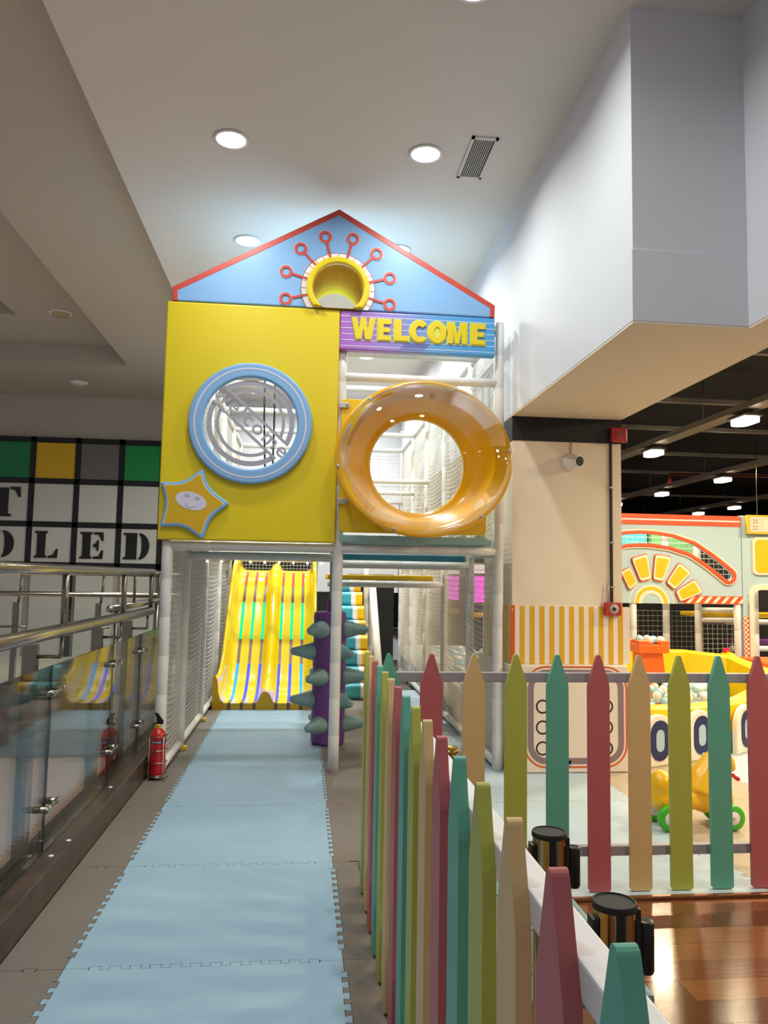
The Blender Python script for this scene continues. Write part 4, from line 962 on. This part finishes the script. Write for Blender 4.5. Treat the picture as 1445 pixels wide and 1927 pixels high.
# orange foam tower standing in the pit
ox,oy=3.24,7.02
t=thing('foam_turret','orange foam castle turret standing in the ball pit','foam block',(ox,oy,.30))
MB().add([(ox-.105,oy-.11,.30),(ox+.15,oy-.11,.30),(ox+.15,oy+.12,.30),(ox-.105,oy+.12,.30),(ox-.10,oy-.1,.80),(ox+.10,oy-.1,.80),(ox+.10,oy+.1,.80),(ox-.10,oy+.1,.80)],[(0,1,5,4),(1,2,6,5),(2,3,7,6),(3,0,4,7),(4,5,6,7),(3,2,1,0)]).build('shaft','orange',t)
MB().rbox(ox-.155,ox+.145,oy-.15,oy+.15,.79,.87,.012).build('cap','orange',t)
for a_,b_ in ((-.155,-.05),(.05,.145)):
    MB().rbox(ox+a_,ox+b_,oy-.15,oy-.05,.865,.905,.01).build('battlement','orange',t); MB().rbox(ox+a_,ox+b_,oy+.05,oy+.15,.865,.905,.01).build('battlement','orange',t)
MB().lathe([(.0001,-.004),(.034,-.004),(.036,0)],18,(ox+.05,oy-.108,.50),'y').build('round_hole','blk_rubber',t)
for i,(a_,b_) in enumerate(((-.02,-.08),(.03,-.06),(.08,-.1),(-.07,.02),(.01,.03))): ball(ox+a_,oy+b_,.905,i%2==0,('white' if i%2==0 else 'pale blue')+' plastic ball on top of the orange turret','balls on the turret, '+('white' if i%2==0 else 'blue'))
# ================================================================== RIDE-ON TOY
def toy(name,label,loc,rz=0,sc_=1.0,group=None):
    """side view faces +x; built at the origin, wheels on z=0"""
    t=thing(name,label,'ride-on toy',loc,group)
    mb=MB()
    mb.sphere((-.195,0,.235),.088,18,12,sc=(.85,.95,1.05)).sphere((-.20,0,.16),.09,18,12,sc=(.75,1,.8)).sphere((-.06,0,.165),.13,18,12,sc=(1.25,.72,.55)).sphere((.08,0,.19),.12,18,12,sc=(1.1,.85,.95)).sphere((.17,0,.16),.085,18,12,sc=(.95,1,.95))
    mb.tube([(.05,0,.20),(.08,0,.29),(.115,0,.36),(.14,0,.415)],[.12,.092,.066,.045],14).sphere((.15,0,.405),.05,14,10,sc=(1,.95,.75))
    mb.tube([(.14,0,.40),(.20,0,.392),(.235,0,.365),(.25,0,.335)],[.05,.047,.04,.028],12).sphere((.25,0,.335),.028,12,8)
    tmp=mb.build('tmp','toy_y'); md=tmp.modifiers.new('r','REMESH'); md.mode='VOXEL'; md.voxel_size=.009; md.use_smooth_shade=True
    ms=tmp.modifiers.new('s','SMOOTH'); ms.factor=.5; ms.iterations=16
    bpy.context.view_layer.update(); me=bpy.data.meshes.new_from_object(tmp.evaluated_get(bpy.context.evaluated_depsgraph_get())); bpy.data.objects.remove(tmp)
    o=bpy.data.objects.new('body',me); COL.objects.link(o); o.parent=t
    # head looking along +x
    for s in (-1,1):
        MB().sphere((.205,s*.043,.40),.010,8,6).build('eye','blk_plastic',t,False)
        MB().sphere((.12,s*.07,.385),.034,10,8,sc=(.4,.9,.7)).build('ear','creamtrim',t,False)
        MB().tube([(.15,s*.028,.43),(.145,s*.032,.455)],.009,8).sphere((.145,s*.033,.465),.019,10,8).build('horn','toy_r',t,False)
        MB().tube([(.215,s*.07,.31),(.215,s*.13,.30)],.012,8).build('grip','toy_r',t,False)
    MB().sphere((.15,0,.445),.036,14,8,sc=(1,.8,.45)).build('crest','toy_r',t,False)
    for wx in (-.19,.19):
        for s in (-1,1):
            c_=MB().lathe([(.04,.0),(.066,.0),(.073,.008),(.075,.02),(.073,.034),(.066,.042),(.04,.042)],24,(0,0,0),'y').xf(lambda v:Vector((wx+v.x,s*.10+(v.y-.021),.075+v.z))).build('wheel','toy_g',t,False)
            MB().lathe([(.0001,-.003*1),(.038,0),(.042,.006),(.042,.036),(.038,.042),(.0001,.045)],18,(0,0,0),'y').xf(lambda v:Vector((wx+v.x,s*.10+(v.y-.021),.075+v.z))).build('hub','white_v',c_,False)
            MB().sphere((wx,s*.124,.075),.009,8,6).build('axle_cap','bolt',c_,False)
    t.rotation_euler=(0,0,rz); t.scale=(sc_,)*3; return t
toy('riding_toy','yellow animal riding toy with green wheels behind the fence',(2.345,4.50,0))
toy('riding_toy','yellow animal riding toy with red cap peeking over the pit rim',(4.36,7.88,.29),math.radians(-55),1.0)
q=at(1358,1232,Y=7.9)
# ================================================================== FAR BLUE PLAY FRONT
YQ2=8.5
def zf(x,y): 
    p=at(1150+x*.2594,780+y*.2594,Y=YQ2); return (p.x,p.z)
pf_=thing('castle_facade','pale blue play castle front with sunrise pads and arched slot','play front',(4.4,YQ2,0))
def stroke(pts,wd,n=8):
    pts=[Vector(p) for p in pts]; L=[];R=[]
    for i,p in enumerate(pts):
        d=(pts[min(i+1,len(pts)-1)]-pts[max(0,i-1)]).normalized(); nn=Vector((-d.y,d.x)); L.append(tuple(p+nn*wd));R.append(tuple(p-nn*wd))
    d=(pts[-1]-pts[-2]).normalized(); a0=math.atan2(d.y,d.x)
    capp=[(pts[-1].x+wd*math.cos(a0-PI/2+PI*k/n),pts[-1].y+wd*math.sin(a0-PI/2+PI*k/n)) for k in range(1,n)]
    return R+capp+L[::-1]
mid=[zf(*p) for p in ((-120,1010),(-20,940),(100,905),(200,900),(300,905),(430,925),(580,975),(700,1055),(790,1125),(845,1172))]
z_top=zf(500,728)[1]; zo=zf(500,1373)[1]; xa=zf(-140,1000)[0]; xb=zf(943,1000)[0]
u_=.2594*YQ2/F*.985
flat([[(xa,zo),(xb,zo),(xb,z_top),(xa,z_top)],stroke(mid,44*u_)],YQ2,.06).build('board','paleblue',pf_)
flat([stroke(mid,74*u_),stroke(mid,46*u_)],YQ2-.02,.02,.004).build('slot_trim_cream','creamtrim',pf_)
flat([stroke(mid,62*u_),stroke(mid,36*u_)],YQ2-.035,.03,.006).build('slot_trim_red','redorange',pf_)
for y0,y1 in ((728,762),(772,806)):
    MB().box(xa,xb-.005,YQ2-.006,YQ2,zf(500,y1)[1],zf(500,y0)[1]).build('top_stripe','redorange',pf_)
MB().box(xa,xb-.005,YQ2-.005,YQ2,zf(500,772)[1],zf(500,762)[1]).build('top_stripe','white_v',pf_)
rays=[[(60,1140),(125,1105),(188,1222),(125,1278)],[(135,1040),(255,1005),(285,1195),(205,1215)],[(310,1010),(432,1030),(370,1215),(293,1200)],[(485,1068),(578,1145),(450,1275),(388,1220)],[(600,1190),(662,1290),(490,1362),(455,1282)]]
for rr_ in rays:
    R0=[Vector(zf(*p)) for p in rr_]; c_=sum(R0,Vector((0,0)))/4
    def rs(f): 
        q=[c_+(p-c_)*f for p in R0]; o=[]
        for i in range(4):
            a_,b_,d_=q[i-1],q[i],q[(i+1)%4]; A_=b_+(a_-b_)*.14;B_=b_+(d_-b_)*.14
            o+=[tuple(A_),tuple((A_+B_+b_*2)/4),tuple(B_)]
        return o
    par=flat([rs(1.0)],YQ2-.03,.03,.006).build('ray_pad','redorange',pf_); flat([rs(.93)],YQ2-.034,.006).build('ray_cream','creamtrim',par); flat([rs(.74)],YQ2-.037,.006).build('ray_amber','amber',par)
sc0=zf(290,1373)
for ro,ri,m_,dy in ((180,173,'creamtrim',.004),(142,112,'creamtrim',.006),(128,104,'amber',.009),(104,74,'creamtrim',.006)):
    flat([ringsec(sc0[0],sc0[1]+.003,ri*u_,ro*u_,0,PI,36)],YQ2-dy,.004).build('sun_band',m_,pf_)
hz0,hz1=zf(560,1372),zf(950,1320)
MB().box(hz0[0]-.06,hz1[0],YQ2-.004,YQ2,hz0[1],hz1[1]).build('hazard_strip','redorange',pf_)
for i in range(7):
    x=hz0[0]-.03+i*.105; h_=hz1[1]-hz0[1]
    flat([[(x,hz0[1]+.008),(x+.045,hz0[1]+.008),(x+.115,hz1[1]-.008),(x+.07,hz1[1]-.008)]],YQ2-.0065,.003).build('hazard_stripe','creamtrim',pf_)
# right pillar with checker strip and doorway
xc0=xb+.004; xc1=xc0+1.3; xd0=zf(1003,1600)[0]; zd=zf(1003,1238)[1]; zp=z_top+.01
flat([[(xc0,0),(xd0,0),(xd0,zd-.12)]+circ(xd0+.12,zd-.12,.12,6,PI,PI/2,end=True)[1:]+[(xc1,zd),(xc1,zp),(xc0,zp)]],YQ2-.01,.08).build('pillar_board','paleblue',pf_)
mm=[(xd0+.02,0),(xd0+.02,zd-.14)]+circ(xd0+.14,zd-.14,.12,6,PI,PI/2,end=True)+[(xc1,zd-.02)]
flat([[(xd0-.012,0),(xd0-.012,zd-.12)]+circ(xd0+.128,zd-.128,.14,6,PI,PI/2,end=True)+[(xc1,zd+.012),(xc1,zd-.055)]+circ(xd0+.15,zd-.16,.105,6,PI/2,PI,end=True)+[(xd0+.045,zd-.2),(xd0+.045,0)]],YQ2-.03,.05,.006).build('door_trim','creamtrim',pf_)
ck=bpy.data.materials.new('checker_print'); ck.use_nodes=True; nt=ck.node_tree; tx=nt.nodes.new('ShaderNodeTexChecker'); tn=nt.nodes.new('ShaderNodeTexCoord'); tx.inputs['Scale'].default_value=1/.0265
tx.inputs[1].default_value=lin('#d4512c'); tx.inputs[2].default_value=lin('#f2e0c8'); nt.links.new(tn.outputs['Object'],tx.inputs[0]); nt.links.new(tx.outputs[0],nt.nodes['Principled BSDF'].inputs[0]); M['checker']=ck
MB().box(zf(957,1500)[0],zf(1000,1500)[0],YQ2-.014,YQ2-.0105,zf(957,1790)[1],zf(957,1465)[1]).build('checker_strip','checker',pf_)
a_=zf(1018,1165);b_=zf(1018,890)
flat([rrect(a_[0],a_[0]+.75,a_[1],b_[1],.06)],YQ2-.035,.03,.006).build('number_pad','creamtrim',pf_)
flat([rrect(a_[0]+.03,a_[0]+.72,a_[1]+.03,b_[1]-.03,.05)],YQ2-.04,.006).build('number_field','amber',pf_)
for zz in (.33,.68): flat([circ(a_[0]+.30,a_[1]+(b_[1]-a_[1])*zz,.085,28,rz=.075)],YQ2-.044,.006).build('number_blob','creamtrim',pf_)
# hanging sign with x marks and pale letters
a_=zf(960,868);b_=zf(960,732)
es=thing('hanging_sign','pink sign with amber border, black crosses and pale letters on the play front','sign',(a_[0]+.4,YQ2-.05,a_[1]))
MB().rbox(a_[0],a_[0]+.9,YQ2-.08,YQ2-.055,a_[1],b_[1],.004).build('border','amber',es); MB().rbox(a_[0]+.03,a_[0]+.87,YQ2-.084,YQ2-.07,a_[1]+.022,b_[1]-.022,.012).build('face',mat('sign_pink','#f0c9b6',.45),es)
for k in range(2):
    cz_=a_[1]+.07+k*.075; cx_=a_[0]+.095
    for s in range(4):
        an=PI/4+s*PI/2; d=Vector((math.cos(an),math.sin(an))); flat([strip(Vector((cx_,cz_))+d*.012,Vector((cx_,cz_))+d*.034,.007)],YQ2-.086,.002).build('cross_mark','blk_plastic',es)
text('Ex',.14,YQ2-.086,.002,a_[0]+.27,(a_[1]+b_[1])/2,.002).build('lettering',mat('pale_letter','#f6e6c0',.5),es)
MB().tube([(a_[0]+.13,YQ2-.07,b_[1]),(a_[0]+.13,YQ2-.07,3.1)],.004,6).build('hanger','steel_d',es)
# frame and nets inside the play front
fr_=thing('inner_play_frame','white pipe frame with netting behind the blue play front','play frame',(4.4,YQ2+.5,0))
for px in (170,930): x=zf(px,1500)[0]; post(x,YQ2+.04,0,zo,.04,par=fr_)
for px,dy in ((400,.55),(632,.55),(1045,.5),(-60,.5)): x=at(1150+px*.2594,1180,Y=YQ2+dy).x; post(x,YQ2+dy,0,z_top,.042,par=fr_)
x0_,x1_=at(1313,1180,Y=9.05).x,at(1390,1180,Y=9.05).x
pipe((x0_,9.05,1.0),(x1_+.15,9.05,1.0),.035,par=fr_); pipe((x0_,9.05,1.12),(x1_+.15,9.05,1.12),.03,par=fr_)
MB().rbox(x0_,x1_+.15,9.03,9.5,1.035,1.085,.01).build('deck_pad','gold',fr_)
net((x0_,9.05,.05),(x1_+.1-x0_,0,0),(0,0,.9),.06,.06,par=fr_,r=.003,m='net'); net((3.6,9.1,.05),(x0_-3.6,0,0),(0,0,1.05),.06,.06,par=fr_,r=.0022,m='netdark')
net((3.6,8.75,zo+.05),(1.7,0,0),(0,0,.9),.06,.06,par=fr_,r=.003)
for z_,m_ in ((.36,'teal'),(.70,'purple'),(1.02,'gold')): MB().rbox(xd0+.16+z_*.1,xc1,8.9+z_*.3,9.3+z_*.3,z_,z_+.06,.01).build('step_pad',m_,fr_); pipe((xd0+.12,8.9+z_*.3,z_-.05),(xc1,8.9+z_*.3,z_-.05),.035,par=fr_)
MB().box(xa,xc1+1,10.2,10.25,0,2.15).build('back_cloth',mat('back_dark','#141416',.9),fr_)
MB().rbox(4.5,5.1,9.6,9.7,1.3,2.1,.02).build('pad_block',mat('green_pad','#5f9a6a',.5),fr_); MB().rbox(4.1,4.45,9.6,9.7,1.3,2.1,.02).build('pad_block','teal',fr_); MB().rbox(4.45,4.6,9.55,9.65,1.3,1.75,.02).build('pad_block','gold',fr_)
# orange block right of the pit
q=at(1430,1240,Y=7.6); tag(MB().rbox(q.x-.02,q.x+.6,7.5,8.0,0,.66,.03).build('foam_block','orange'),'low orange foam block at the right edge beyond the pit','foam block')
# ================================================================== ARCADE MACHINES BEYOND THE TOWER
for i,(px,Y_) in enumerate(((862,14.6),(915,13.2))):
    q=at(px,1130,Y=Y_); t=thing('arcade_machine','tall purple arcade machine with magenta screen seen through the net, '+('left one' if i==0 else 'right one'),'arcade machine',(q.x,Y_,-.02),'arcade machines beyond the tower')
    MB().rbox(q.x-.35,q.x+.35,Y_,Y_+.7,-.02,1.75,.03).build('cabinet',mat('cab_purple','#4a2a55',.4),t); MB().rbox(q.x-.28,q.x+.28,Y_-.02,Y_+.02,1.05,1.5,.01).build('screen',mat('screen_magenta',(1,.12,.85),.4,emit=1.5),t)
    MB().rbox(q.x-.32,q.x+.32,Y_-.2,Y_+.02,.8,.88,.02).build('control_panel','amber',t); MB().rbox(q.x-.33,q.x+.33,Y_-.03,Y_+.02,1.55,1.72,.01).build('header',mat('header_white',(1,.85,.9),.4,emit=1.0),t)
tag(MB().box(.72,1.45,12.2,12.25,0,1.5).build('dark_opening_panel',MATS['back_dark']),'dark panel standing in for the unlit opening behind the rear tower posts','screen')  # near-black panel: darkness of the opening put into its colour
